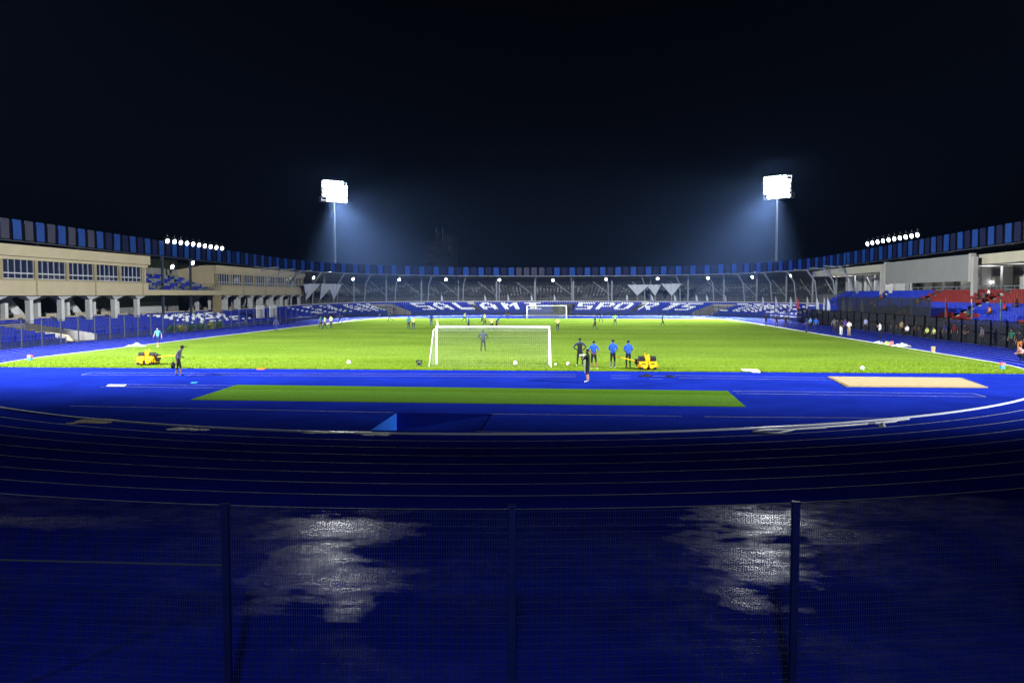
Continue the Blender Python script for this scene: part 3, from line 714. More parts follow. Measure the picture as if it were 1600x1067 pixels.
# roof + fascia
for st in (st_r, st_e, st_l):
    lo, hi = ranges[st]; lo, hi = scale_s(RP, lo), scale_s(RP, hi)
    b = MB()
    def rprof(s):
        z_ = ztop(RP.p(s)); return [(.25, z_-1.75), (14, z_-.9), (14, z_-1.1), (.25, z_-1.95)]
    sweep(b, RP, RP.samples(lo, hi, 2.0), rprof, close=True)
    roof = b.build('roof', 'roof_sheet', st)
    b = MB()
    for t in RP.samples(lo+1, hi-1, 7.2):       # rafters
        A = Vector((*RP.p(t, .3), ztop(RP.p(t))-2.15)); B = Vector((*RP.p(t, 13.8), ztop(RP.p(t))-1.3)); b.tube([A, B], .14, 4)
    for d in (.4, 2.6, 5.0, 7.5, 10.5):
        ts = RP.samples(lo, hi, 2.0); b.tube([(*RP.p(t, d), ztop(RP.p(t))-2.12+d*.062) for t in ts], .07, 4)
    b.build('rafters', 'steel_grey' if st is st_e else 'steel_dark', roof)  # end rafters coloured paler for the lamplight on them, side ones darker
    b = MB(); sweep(b, RP, RP.samples(lo, hi, 1.0), lambda s: [(.05, ztop(RP.p(s))-2.0), (.05, ztop(RP.p(s))-.12), (.12, ztop(RP.p(s))-.12), (.12, ztop(RP.p(s))-2.0)], close=True)
    b.build('fascia_rail', 'void_dark', roof)
    n = int((hi-lo)/1.85); k = 0; rest = MB(); near = []
    for i in range(n):
        t = lo+(hi-lo)*(i+.5)/n; p_ = RP.p(t, -.03); zt = ztop(p_); a_ = RP.ang(t); u_, v_ = project((*p_, zt-1))
        near.append((0 if -60 < u_ < 1660 and p_[1] > 20 else 1, (p_[0]-CAM.x)**2+(p_[1])**2, t, p_, zt, a_, i))
    near.sort(); pm = {}
    for q, (_, _, t, p_, zt, a_, i) in enumerate(near):
        tt = t*STOT/RP.total
        m_ = 'panel_bright' if i % 2 == 0 else 'panel_dark'
        if st is st_l and i % 2 == 1 and p_[1] < 97: m_ = 'panel_grey'
        if st is st_e and abs(p_[0]) < 11 and p_[1] > 200 and -9 < p_[0] < -2: m_ = 'panel_grey'
        if q < 100:
            if m_ not in pm:
                b = MB(); b.box((0, 0, 0), (1.28, .06, 2.0)); b.box((0, .05, .9), (1.2, .04, .05)); pm[m_] = b.mesh('fascia_panel', m_)
            o = bpy.data.objects.new('fascia_panel', pm[m_]); C.objects.link(o); o.parent = st; o.location = Vector((p_[0], p_[1], zt-1.0))-st.location
            o.rotation_euler = (R(random.uniform(-1.5, 1.5)), 0, a_)
        else: rest.box((p_[0], p_[1], zt-1), (1.28, .06, 2.0), 0 if m_ == 'panel_bright' else 1, a_)
    if rest.v: o = rest.build('more_fascia_panels', ['panel_bright', 'panel_dark'], st); o['kind'] = 'stuff'
    if st is not st_r:            # columns at the back of the seating that lean forward to the roof
        for t in SP.samples(ranges[st][0]+3, ranges[st][1]-3, 7.4):
            if st is st_l and CYE-(t-STOT) < 175: continue
            p_ = SP.p(t, 9.6); q_ = RP.p(scale_s(RP, t), 3.6); r2 = RP.p(scale_s(RP, t), .6)
            zt = ztop(q_)-2.0; b = MB()
            b.tube([(*p_, 0), (*p_, 3.0), (*(SP.p(t, 9.0)), 7.2), (*SP.p(t, 7.2), zt-.2)], .13, 6)
            b.tube([(*SP.p(t, 9.0), 7.2), (*SP.p(t, 7.6), zt-.35), (*SP.p(t, 4.6), zt-.1)], .09, 5)
            b.tube([(*SP.p(t, 13.5), 0), (*SP.p(t, 13.5), zt+.5)], .2, 6)
            b.tube([(*SP.p(t, 13.4), 4.2), (*SP.p(t+3.6, 13.4), 7.8)], .08, 4)
            b.build('column', 'steel_grey', st)
# end stand: upper tier of pale seats, rails and dark back wall
lst = []
s = -SB+1
while s < STOT-20:
    for r_ in range(8):
        if random.random() < .16: continue
        d = 15+r_*.95; x_, y_ = SP.p(s, d); c_ = 'grey'
        if (int(s/2.3)+r_) % 7 == 3 or (3 <= r_ <= 5 and int(s*1.3) % 5 < 2): c_ = 'pale'
        lst.append((x_, y_, 3.6+r_*.42, SP.ang(s)+math.pi, c_))
    s += .62
place_seats(lst, st_e, 'upper_seat_rows', 0)
b = MB(); ts = SP.samples(-SB, STOT+SB, 1.5)
sweep(b, SP, ts, lambda s: [(14.2, 2.2), (14.2, 3.55)]+[q for r_ in range(8) for q in ((14.8+r_*.95, 3.55+r_*.42), (15.75+r_*.95, 3.55+r_*.42))])
b.build('upper_terrace', 'concrete_dark', st_e)
b = MB(); sweep(b, SP, ts, lambda s: [(22.6, 0), (22.6, 10.4), (22.9, 10.4), (22.9, 0)]); b.build('back_wall', 'concrete_dark', st_e)
b = MB(); sweep(b, SP, ts, lambda s: [(9.2, 2.35), (14.2, 2.35)]); b.build('concourse', 'concrete_dark', st_e)
b = MB()
for z_, d in ((4.3, 14.0), (5.2, 14.0), (7.4, 13.6), (8.3, 13.6)): b.tube([(*SP.p(t, d), z_) for t in ts], .05, 4)
for t in SP.samples(-SB, STOT+SB, 1.85): b.tube([(*SP.p(t, 14.0), 3.0), (*SP.p(t, 13.8), 8.6)], .035, 4, cap=False)
b.build('steel_lattice', 'steel_dark', st_e)
b = MB(); sweep(b, SP, ts, lambda s: [(14.1, 3.0), (13.9, 8.6)]); b.build('safety_screen', 'mesh_screen', st_e)
# left stand window blocks
def block(y0, y1, xf, ztp, zb, nb, ybay, zw0, zw1, zt_):
    e = empty('window_block', (xf-5, (y0+y1)/2, zb)); e.parent = st_l; e.location = Vector((xf-5, (y0+y1)/2, zb))-st_l.location
    b = MB(); w = 9.0
    b.span((xf, y0, zb), (xf-.3, y1, zw0-.12))                # sill band
    b.span((xf+.0, y0, zw1+.0), (xf-.3, y1, ztp-.0))          # upper band
    b.span((xf+.25, y0-.15, zw1+.35), (xf+.002, y1+.15, ztp+.02))
    b.span((xf-.3, y1-.3, zb), (xf-w, y1, ztp)); b.span((xf-.3, y0, zb), (xf-w, y0+.3, ztp))
    b.span((xf-.3, y0+.3, zb), (xf-w, y1-.3, zb+.25)); b.span((xf-.3, y0+.3, ztp-.2), (xf-w, y1-.3, ztp-.01))
    b.span((xf-w, y0, zb), (xf-w-.2, y1, ztp)); b.build('wall', 'cream', e)
    pw = .5; step = (ybay[1]-ybay[0])/nb
    for k in range(nb+1):
        b = MB(); yc = ybay[0]+k*step; b.span((xf+.04, yc-pw/2, zw0-.12), (xf-.3, yc+pw/2, zw1))
        if k % 2 == 0: b.span((xf+.03, yc-.12, zb+.02), (xf+.001, yc+.12, zw0-.12))
        b.build('pilaster', 'cream_dark', e)
    b = MB(); b.span((xf+.07, y0, zw0-.12), (xf-.3, y1, zw0)); b.build('sill', 'cream_dark', e)
    for k in range(nb):
        ya, yb = ybay[0]+k*step+pw/2, ybay[0]+(k+1)*step-pw/2; b = MB()
        b.span((xf-.22, ya, zw0), (xf-.26, yb, zw1)); wnd = b.build('window', 'glass_dark', e)
        b = MB()
        for q in range(6):
            yy = ya+(yb-ya)*q/5; b.span((xf-.12, yy-.022, zw0), (xf-.21, yy+.022, zw1))
        b.span((xf-.10, ya, zt_-.06), (xf-.21, yb, zt_+.06)); b.span((xf-.10, ya, zw0), (xf-.21, yb, zw0+.08)); b.build('frame', 'frame_white', wnd)
    # columns below with splayed heads
    for k in range(nb+1):
        yc = ybay[0]+k*step+(.5 if k == 0 else 0)
        for xx, wd in ((xf-.9, .54), (xf-3.6, .5)):
            b = MB()
            for zz in ((.2, zb-.5), ): b.span((xx-wd/2, yc-wd/2, zz[0]), (xx+wd/2, yc+wd/2, zz[1]))
            A = [(xx+sx*wd/2, yc+sy*wd/2, zb-.5) for sx, sy in ((-1, -1), (1, -1), (1, 1), (-1, 1))]
            B = [(xx+sx*.6, yc+sy*1.5, zb-.02) for sx, sy in ((-1, -1), (1, -1), (1, 1), (-1, 1))]
            for i in range(4): j = (i+1) % 4; b.quad(A[i], A[j], B[j], B[i])
            b.build('column', 'column_white', e)
    b = MB(); b.span((xf-4.2, y0, 1.2), (xf-4.4, y1, 2.5)); b.build('rear_parapet', 'concrete_tan', e)
    for k in range(0, nb, 2):         # raking stair soffits behind the columns
        yc = ybay[0]+(k+.35)*step; b = MB()
        P = [(xf-4.6, yc-1.6, 4.5), (xf-4.6, yc+.3, 4.5), (xf-4.6, yc+3.2, 2.2), (xf-4.6, yc+1.5, 2.2)]; b.poly(P); b.poly([(p_[0]-1.4, p_[1], p_[2]) for p_ in P][::-1])
        for i in range(4): j = (i+1) % 4; b.quad(P[i], (P[i][0]-1.4, *P[i][1:]), (P[j][0]-1.4, *P[j][1:]), P[j])
        b.build('raking_stair', 'grey_white', e)
    b = MB(); b.span((xf-8.6, y0, 0), (xf-8.8, y1, zb)); b.build('rear_wall', 'concrete_dark', e)
block(60.5, 106.6, -50.0, 9.57, 4.55, 8, (62.1, 105.2), 6.2, 8.12, 6.78)
block(130.6, 174.7, -51.5, 9.25, 4.55, 8, (131.3, 173.9), 6.1, 7.95, 6.6)
# gap: upper terrace with parapet
b = MB(); b.span((-50.3, 106.6, 4.55), (-50.6, 130.6, 5.25)); b.build('balcony_parapet', 'cream', st_l)
b = MB()
for z_ in (5.32, 5.75, 6.2): b.tube([(-50.5, 106.8, z_), (-50.5, 130.5, z_)], .03, 5)
for k in range(25): b.tube([(-50.5, 106.8+k*.98, 5.2), (-50.5, 106.8+k*.98, 6.2)], .025, 4)
b.build('balcony_railing', 'steel_dark', st_l)
b = MB()
for r_ in range(7): b.span((-51.2-r_*.9, 106.7, 4.5), (-52.1-r_*.9, 130.5, 4.75+r_*.35))
b.span((-50.6, 106.7, 4.55), (-57.5, 130.5, 4.7)); b.span((-57.6, 106.6, 0), (-57.9, 130.6, 10)); b.build('upper_terrace', 'concrete', st_l)
lst = []
for r_ in range(7):
    for k in range(46):
        if random.random() < .05: continue
        y_ = 107.2+k*.5; c_ = 'white' if ((k//3+r_) % 3 == 0 or (k//5+2*r_) % 4 == 0) else 'blue'
        lst.append((-51.3-r_*.9, y_, 4.75+r_*.35, R(90), 'pale' if c_ == 'white' else c_))  # white seats recoloured darker for the dim light up here
place_seats(lst, st_l, 'upper_seat_rows', 0)
for y_ in (112.5, 121.0):
    b = MB(); b.span((-50.9, y_-.14, 0), (-51.18, y_+.14, 9.8)); b.build('column', 'steel_dark', st_l)
b = MB(); b.span((-50.2, 128.8, 0), (-51.2, 129.8, 4.5)); b.build('column', 'cream_dark', st_l)
b = MB(); b.span((-57.3, 117, 1.9), (-57.5, 125, 3.6)); b.build('rear_panel', 'column_white', st_l)
for u_, z_ in ((407, 0), (427, 0)):
    p_ = at_x(u_, -44.2); b = MB(); b.span((-44.2, p_.y-1.6, .25), (-44.32, p_.y+1.6, 2.9)); b.build('gate_panel', 'grey_white', st_l)

# right main stand
XR = 45.0
lst = []
for r_ in range(12):
    for k in range(int((150-62)/.5)):
        y_ = 62+k*.5
        if y_ > 118 and r_ < 3: continue
        if min(abs(y_-q) for q in (129.0, 112, 95, 78, 144)) < .7: continue
        x_ = XR-1.9+r_*.75; z_ = .45+r_*.36
        c_ = 'blue'
        if y_ < 114: c_ = 'red' if (r_ >= 8 or (3 <= r_ < 5 and int(y_/9) % 2 == 0)) else 'blue'
        lst.append((x_+.05, y_, z_, R(-90), c_))
place_seats(lst, st_r)
b = MB()
for r_ in range(12):
    x_ = XR-1.9+r_*.75; z_ = .45+r_*.36
    b.span((x_, 60, 0), (x_+.75, 118, z_)) if r_ < 3 else b.span((x_, 60, 0), (x_+.75, 150, z_))
b.span((XR+7.1, 60, 0), (XR+14, 171, 4.6)); b.build('terrace', 'concrete_dark', st_r)
for y_ in (129.0, 112, 95, 78, 144):
    b = MB(); r0 = 3 if y_ > 118 else 0
    pts = [(XR-1.9+r0*.75, .45+r0*.36-.3), (XR-1.9+r0*.75, .45+r0*.36+.35), (XR+7.1, 4.95), (XR+7.1, 4.3)]
    A = [(x_, y_-.35, z_) for x_, z_ in pts]; B = [(x_, y_-.1, z_) for x_, z_ in pts]; b.poly(A); b.poly(B[::-1])
    for i in range(4): j = (i+1) % 4; b.quad(A[i], B[i], B[j], A[j])
    b.build('stair_wall', 'concrete_tan', st_r)
    b = MB()
    for r_ in range(r0, 12):
        x_ = XR-1.9+r_*.75; z_ = .45+r_*.36; b.span((x_+.01, y_-.08, z_), (x_+.38, y_+.6, z_+.18))
    b.build('aisle_steps', 'concrete', st_r)
b = MB(); b.span((XR+.2, 118.05, 0), (XR+.34, 150, 1.5)); b.span((XR-2.1, 60, 0), (XR-1.95, 118, .6)); b.build('front_wall', 'blue_wall', st_r)
b = MB(); b.span((58.6, 60, 4.6), (58.9, 171, 8.44)); b.build('rear_wall', 'rear_wall', st_r)
b = MB()
for y_ in np.arange(64, 170, 5.3): b = MB(); b.span((58.5, y_-1.1, 7.0), (58.59, y_+.9, 7.9)); b.build('rear_opening', 'glass_dark', st_r)
for y_ in list(np.arange(64.6, 128, 5.4))+list(np.arange(131, 171, 5.2)):
    b = MB(); b.span((57.3, y_-.3, 4.55), (58.48, y_+.3, 8.1)); b.build('column', 'column_white', st_r)
b = MB(); b.span((50.9, 130.4, 0), (51.4, 131.0, 9)); b.build('column', 'rear_wall', st_r)
b = MB(); b.span((50.9, 101.0, 3.0), (51.4, 101.6, 9)); b.build('column', 'rear_wall', st_r)
def canopy(y0, y1):
    b = MB(); b.span((52, y0, 8.1), (52.35, y1, 9.25)); b.span((52.35, y0, 8.45), (60.5, y1, 8.7)); b.span((52.35, y0, 8.1), (60.5, y0+.35, 9.2)); b.span((52.35, y1-.35, 8.1), (60.5, y1, 9.2))
    c = b.build('canopy', 'canopy_cream', st_r)
    b = MB()
    for y_ in np.arange(y0+2.5, y1-1, 3.6): b.span((52.36, y_-.15, 8.12), (60.4, y_+.15, 8.44))
    b.build('rib', 'column_white', c)
canopy(60, 171)
b = MB(); b.span((51.0, 102.4, 6.2), (51.25, 128.9, 9.3)); b.build('blank_hoarding', 'hoarding', st_r)
b = MB(); b.span((50.95, 128.9, 6.1), (51.5, 129.5, 9.4)); b.span((50.95, 101.8, 6.1), (51.5, 102.4, 9.4)); b.build('hoarding_post', 'rear_wall', st_r)
b = MB()
for z_ in (5.2, 5.6): b.tube([(53.0, 62, z_), (53.0, 127, z_)], .035, 5)
for y_ in np.arange(62, 127, 2.0): b.tube([(53.0, y_, 4.6), (53.0, y_, 5.6)], .03, 4)
b.build('handrail', 'steel_grey', st_r)

for u_, v_, lab in ((1547, 441, 'small round lamp on the rear wall above the red seats'), (1358, 444, 'small round lamp on the rear wall left of the hoarding')):
    p_ = at_x(u_, 58.2, v_); b = MB(); b.ball((0, 0, 0), .16, 12, sq=(.5, 1, 1)); o = b.build('wall_lamp', 'lens_stand', smooth=True); o.location = (58.38, p_.y, p_.z); tag(o, lab, 'lamp')
    for dy in (-12, -4, 5, 13):
        l_ = bpy.data.lights.new('rear_fill_light', 'POINT'); l_.energy = 150; l_.shadow_soft_size = .2; lo_ = bpy.data.objects.new('rear_fill_light', l_); C.objects.link(lo_); lo_.location = (56.4, p_.y+dy, 7.9)  # unseen point lights added along the rear wall to brighten it
# ------------------------------------------------------------------ lamps under and on the roofs
def lamp_proto(m, r):
    e = empty('floodlight', (0, 0, 0))
    b = MB(); b.tube([(0, .30, 0), (0, .14, 0), (0, 0, 0)], [r*.35, r*.8, r*1.08], 14); b.build('housing', 'housing', e, True, False)
    b = MB(); b.ball((0, -.01, 0), r, 14, sq=(1, .35, .9)); b.build('lens', m, e, True, False)
    b = MB(); b.tube([(-r*1.15, .08, 0), (-r*1.15, .15, r*1.5), (r*1.15, .15, r*1.5), (r*1.15, .08, 0)], .025, 5); b.tube([(0, .15, r*1.5), (0, .15, r*1.5+.35)], .03, 5)
    b.build('bracket', 'housing', e, False, False); return e
lp = lamp_proto('lens_stand', .34); first = True
ULAMP = [(490, 434), (551.5, 436), (623.5, 437), (697, 437), (780.5, 437.5), (864, 438), (947, 436.5), (1027.5, 435.5), (1106.5, 434.5), (1175.5, 433), (1235, 431)]
for i, (u_, v_) in enumerate(ULAMP):
    t = s_of_u(u_, RP, 1.0, 8.4); p_ = RP.p(t, 1.0); D = Vector((*p_, 0)); z_ = at_y(u_, v_, p_[1]).z
    o = lp if first else copy_tree(lp); first = False
    o.location = (p_[0], p_[1], z_); o.rotation_euler = (R(25), 0, RP.ang(t)+math.pi)
    tag(o, f'round white lamp under the curved end roof, {ORD[i]} from its left end', 'floodlight', 'lamps under the end roof')
for (u_, v_, lab) in ((269, 417, 'round white lamp under the left roof, lower one by the first window block'), (301, 411, 'round white lamp under the left roof, higher one by the second window block')):
    p_ = at_x(u_, -51.4, v_); o = copy_tree(lp); o.location = p_; o.rotation_euler = (R(20), 0, R(80)); tag(o, lab, 'floodlight', 'lamps under the left roof')
lp2 = lamp_proto('lens_stand', .33); first = True
for side, us, xx in (('left', [(261.5+(347-261.5)*(i/9)**.93, 376.6+(388.2-376.6)*i/9) for i in range(10)], -50.8), ('right', [(1355.5+(1433.5-1355.5)*(i/9)**1.06, 381.3+(367.3-381.3)*i/9) for i in range(10)], 50.8)):
    for i, (u_, v_) in enumerate(us):
        p_ = at_x(u_, xx, v_); o = lp2 if first else copy_tree(lp2); first = False
        o.location = p_; o.rotation_euler = (R(12), 0, R(75 if xx < 0 else -75)); 
        tag(o, f'small white floodlight on the {side} roof edge, {ORD[i]} of its row from the left', 'floodlight', f'row of floodlights on the {side} roof')

# ------------------------------------------------------------------ perimeter fences
def pfence(t0, t1, label, scr, n, pm='steel_dark'):
    e = empty('perimeter_fence', (*FP.p((t0+t1)/2), 0), label, 'fence')
    for t in np.linspace(t0, t1, n):
        b = MB(); b.box((0, 0, 1.2), (.09, .09, 2.4)); o = b.build('post', pm, e, False, False)
        o.location = Vector((*FP.p(t), 0))-e.location
    b = MB(); ts = FP.samples(t0, t1, 1.2)
    for z_ in (.12, 1.2, 2.3): b.tube([(*FP.p(t, -.02), z_) for t in ts], .028, 4)
    b.build('rail', pm, e)
    b = MB(); sweep(b, FP, ts, lambda s: [(.06, .05), (.06, 2.3)]); b.build('mesh_panel', scr, e)
fl = FP.total
pfence(fl+6, fl+88, 'dark mesh fence in front of the left stand', 'mesh_screen', 30)
pfence(2, fl-2, 'dark mesh fence in front of the curved end seats', 'mesh_screen', 52)
pfence(-88, -4, 'mesh fence in front of the right stand, darkened to give it shade', 'mesh_screen_shade', 30, 'void_dark')  # mesh and posts blackened to stand in for shade
# tall tinted screen at the right touchline, enlarged to darken the stand behind
e = empty('tinted_screen', (43.3, 105, 0), 'tall tinted screen on posts, darkening the right stand behind it', 'screen')
b = MB(); b.span((43.30, 94, .1), (43.33, 126, 4.3)); b.build('panel', 'mesh_tint', e)
b = MB()
for y_ in np.arange(94, 126.1, 4): b.span((43.34, y_-.05, 0), (43.44, y_+.05, 4.35))
b.build('post', 'steel_dark', e)
# foreground fence
RF = 61.7-8.75
e = empty('wire_fence', (5.0, 8.9, 0), 'dark blue welded wire fence on posts across the foreground', 'fence')
pan = MB(); L = 3.1
def foldprof(zs):
    out = [(.02, 0)]
    for zc in (.76, 1.44, 2.16): out += [(zc-.05, 0), (zc, -.035), (zc+.05, 0)]
    return out+[(2.36, 0)]
fp_ = foldprof(0)
nv = 116
for i in range(nv): 
    x_ = -L/2+.06+(L-.12)*i/(nv-1); pan.tube([(x_, y_, z_) for z_, y_ in fp_], .0032, 3, cap=False)
z_ = .04
while z_ < 2.37:
    y_ = float(np.interp(z_, [q[0] for q in fp_], [q[1] for q in fp_])); pan.tube([(-L/2+.05, y_+.004, z_), (L/2-.05, y_+.004, z_)], .0022, 4, cap=False); z_ += .0762
pme = pan.mesh('wire_panel', 'fence_wire')
pst = MB(); pst.box((0, 0, 1.19), (.076, .06, 2.38)); pst.box((0, 0, 2.395), (.095, .07, .03)); pme2 = pst.mesh('post', 'fence_blue')
th0 = math.atan2(-(CY0-8.95), ground(800, 1000).x + .02)
dth = 3.1/RF
c0 = at_y(800, 900, 8.95)
th0 = math.atan2(c0.y-CY0, c0.x)
def fpos(k): a = th0+k*dth; return (RF*math.cos(a), CY0+RF*math.sin(a)), a
for k in range(-9, 10):
    (x_, y_), a = fpos(k); o = bpy.data.objects.new('post', pme2); C.objects.link(o); o.parent = e; o.location = Vector((x_, y_, 0))-e.location; o.rotation_euler = (0, 0, a+math.pi/2)
    if k < 9:
        (x1, y1), a1 = fpos(k+1); o = bpy.data.objects.new('wire_panel', pme); C.objects.link(o); o.parent = e
        o.location = Vector(((x_+x1)/2, (y_+y1)/2, 0))-e.location; o.rotation_euler = (0, 0, math.atan2(y1-y_, x1-x_))
b = MB(); b.tube([(*fpos(k)[0], 1.73) for k in (-5, -4, -3, -2, -1)], .012, 6); b.build('tension_bar', 'steel_dark', e)

# ------------------------------------------------------------------ flags and drapes
def flag(p, rz, label, cloth='cloth_white', h=3.6, lean=0.0):
    e = empty('feather_flag', p, label, 'flag', 'flags along the stands', rz)
    b = MB(); b.tube([(0, 0, 0), (lean*.5, 0, h*.6), (lean, 0, h)], [.03, .025, .015], 6); b.build('pole', 'pole_grey', e, True, False)
    b = MB(); n = 9
    for i in range(n):
        z_a, z_b = h*(.98-.55*i/n), h*(.98-.55*(i+1)/n)
        def w_(q): return .06+.42*math.sin(min(1, q*1.25)*math.pi*.55)
        for (xa, xb, ya, yb) in ((0, .5, 0, .09), (.5, 1, .09, -.05)):
            f0, f1 = i/n, (i+1)/n; la, lb = lean*z_a/h, lean*z_b/h
            b.quad((la+xa*w_(f0), ya*math.sin(f0*5+1), z_a), (la+xb*w_(f0), yb*math.sin(f0*5+1), z_a-.08*xb), (lb+xb*w_(f1), yb*math.sin(f1*5+1), z_b-.08*xb), (lb+xa*w_(f1), ya*math.sin(f1*5+1), z_b))
    b.build('cloth', cloth, e, True, False)
fl_e = [689, 757, 793, 830, 864.5, 978, 1019, 1054, 1087, 1104, 1133]
for i, u_ in enumerate(fl_e):
    t = s_of_u(u_, SP, 9.4, 3); p_ = SP.p(t, 9.4)
    flag((p_[0], p_[1], 1.9), R(random.uniform(-30, 30)), f'thin white flag on the end stand back parapet, {ORD[i]} from the left', h=2.9, lean=random.uniform(-.25, .25))
fl_r = [(1190, 'cloth_white'), (1211, 'cloth_white'), (1232.5, 'cloth_white'), (1245, 'flag_red'), (1258, 'cloth_white'), (1275.5, 'cloth_white'), (1285, 'cloth_white'), (1292, 'cloth_white'), (1313, 'cloth_white'), (1323, 'cloth_white'), (1345, 'cloth_white')]
for i, (u_, m_) in enumerate(fl_r):
    t = s_of_u(u_, FP, .8, 2.5); p_ = FP.p(t, .8)
    flag((p_[0], p_[1], .2), R(random.uniform(-30, 30)), f'{"red" if m_ == "flag_red" else "white"} feather flag along the right corner fence, {ORD[i]} from the left', m_, h=4.2, lean=random.uniform(-.1, .4))
for (u_, m_, c_, w) in ((1423, 'cloth_white', 'white', 'below the left end of the hoarding'), (1477, 'flag_red', 'pale red', 'below the hoarding middle'), (1518, 'cloth_white', 'white', 'before the red seats at the hoarding end'), (1564, 'flag_green', 'green', 'before the red seats at the right edge')):
    p_ = at_x(u_, 43.6); flag((43.6, p_.y, .2), R(random.uniform(20, 60)), f'{c_} feather flag {w}', m_, h=4.1, lean=.15)
def drape(u0, u1, ua, v0, va, label):
    t0, t1, tm_ = s_of_u(u0, SP, 8.4, 6), s_of_u(u1, SP, 8.4, 6), s_of_u(ua, SP, 8.4, 5)
    b = MB(); n, mrow = 12, 8; G = []
    ztp_ = at_y((u0+u1)/2, v0, SP.p((t0+t1)/2, 8.4)[1]).z; zb_ = at_y(ua, va, SP.p(tm_, 8.4)[1]).z
    for j in range(mrow+1):
        f = j/mrow; row = []
        for i in range(n+1):
            q = i/n; s_ = (t0+(t1-t0)*q)*(1-f)+tm_*f; x_, y_ = SP.p(s_, 8.4+.14*math.sin(q*19)*(1-f)); row.append((x_, y_, ztp_*(1-f)+zb_*f+.05*math.sin(q*19+1)*(1-f)))
        G.append(row)
    for j in range(mrow):
        for i in range(n): b.quad(G[j][i], G[j][i+1], G[j+1][i+1], G[j+1][i])
    b.tube([G[-1][0], (G[-1][0][0], G[-1][0][1], 2.9)], .04, 4)
    o = b.build('drape', 'cloth_white', smooth=True); sm = o.modifiers.new('s', 'SOLIDIFY'); sm.thickness = .02
    tag(o, label, 'drape', 'white drapes hung under the roof')
drape(474, 484, 478, 444, 460, 'narrow white triangular drape next to the left window block')
drape(483, 502, 478, 443.5, 469, 'white triangular drape in the left corner, second of four')
drape(503, 523, 499.5, 443.5, 469, 'white triangular drape in the left corner, third of four')
drape(513, 535, 521, 443.5, 469, 'white triangular drape in the left corner, last before the columns')
drape(980, 1016, 995.5, 445, 462, 'white triangular drape above the seats, left one of the right three')
drape(1010, 1033, 1023.5, 445, 462.5, 'white triangular drape above the seats, middle one of the right three')
drape(1033, 1065, 1049.5, 443.5, 462.5, 'white triangular drape above the seats, right one of the right three')

# ------------------------------------------------------------------ tower block far behind
D = 330; p0 = CAM + raydir(668, 460)*D; p1 = CAM + raydir(709, 460)*D
e = empty('apartment_tower', (p0.x, p0.y, 0), 'dim high-rise block beyond the end stand', 'building')
w_ = p1.x-p0.x; hz = 4.66+92*D/F
b = MB(); b.span((p0.x, p0.y, 0), (p0.x+w_*.62, p0.y+12, hz-2)); b.span((p0.x+w_*.62, p0.y-1.5, 0), (p1.x, p0.y+12, hz)); b.span((p0.x+w_*.25, p0.y+2, hz-2), (p0.x+w_*.45, p0.y+6, hz+1.2)); b.build('wall', 'tower_block', e)
b = MB()
for k in range(8):
    for q in range(5):
        xa = p0.x+w_*(.05+.19*q); yy = p0.y-(1.53 if q > 3-0.5 and q != 3 else .03)
        if q == 3: continue
        b = MB(); b.span((xa, yy, 4+k*3), (xa+1.0, yy+.02, 5.5+k*3)); b.build('window', 'glass_dark', e)
for f in (.3, .55):
    b = MB(); b.tube([(p0.x+w_*f, p0.y+3, hz-2), (p0.x+w_*f, p0.y+3, hz+3)], .12, 5); b.build('antenna', 'steel_grey', e)

# ------------------------------------------------------------------ rollers (yellow pedestrian machines)
def roller(p, rz, label, bar_end):
    e = empty('pedestrian_roller', (p.x, p.y, .03), label, 'roller', 'yellow rollers', rz)
    for yy in (-.32, .32):
        b = MB(); b.cyl((0, yy, .24), (1, 0, 0), .23, .95, 24); b.cyl((0, yy, .24), (1, 0, 0), .06, 1.12, 10); b.build('drum', 'black_metal', e, True, False)
    b = MB()
    for sx in (-1, 1):
        b.box((sx*.27, 0, .36), (.50, 1.12, .34)); b.box((sx*.585, 0, .27), (.05, .9, .22)); b.box((sx*.27, -.60, .24), (.34, .06, .26)); b.box((sx*.27, .60, .24), (.34, .06, .26))
        b.box((sx*.27, -.2, .55), (.40, .5, .06))
    b.build('body', 'yellow', e, False, False, bevel=.025)
    b = MB()
    for sx in (-1, 1):
        for yy in (-.62, .62): b.cyl((sx*.40, yy*.98, .13), (1, 0, 0), .09, .16, 12); b.box((sx*.27, yy, .40), (.22, .04, .06))
        b.box((sx*.05, -.58, .2), (.06, .1, .2))
    b.build('scraper', 'rubber', e, False, False)
    for sx in (-1, 1):
        b = MB(); b.cyl((sx*.36, -.12, .68), (1, 0, 0), .15, .36, 18); b.cyl((sx*.36, -.12, .68), (1, 0, 0), .07, .40, 12, 1); b.box((sx*.36, .2, .64), (.3, .3, .16)); b.build('engine_tank', ['rubber', 'steel_grey'], e, False, False)
    b = MB(); b.box((0, .05, .68), (.28, .5, .26)); b.cyl((0, -.05, .84), (0, 0, 1), .11, .10, 14); b.cyl((-.11, -.12, .90), (0, 0, 1), .03, .14, 8); b.cyl((.13, -.10, .92), (.2, 0, 1), .025, .2, 8); b.box((0, -.25, .62), (.16, .08, .14)); b.build('engine', 'yellow', e, False, False, bevel=.02)
    b = MB(); b.box((.68, 0, .5), (.16, .42, .32)); b.box((.6, 0, .3), (.1, .6, .2)); b.build('control_box', 'rubber', e, False, False, bevel=.02)
    b = MB(); q = Matrix.Rotation(-rz, 4, 'Z') @ (Vector(bar_end)-Vector((p.x, p.y, .03))); a = Vector((.62 if q.x > 0 else -.62, 0, .52))
    b.tube([a, q], .03, 6); b.tube([q+Vector((0, -.2, 0)), q+Vector((0, .2, 0))], .025, 6); b.build('tow_bar', 'yellow', e, False, False)
p1_ = ground(232, 570.5); pr_ = ground(278.5, 587)
roller(p1_, 0.05, 'yellow pedestrian roller on the left grass, pulled by the man in grey', (pr_.x-.05, pr_.y+.15, 1.18))
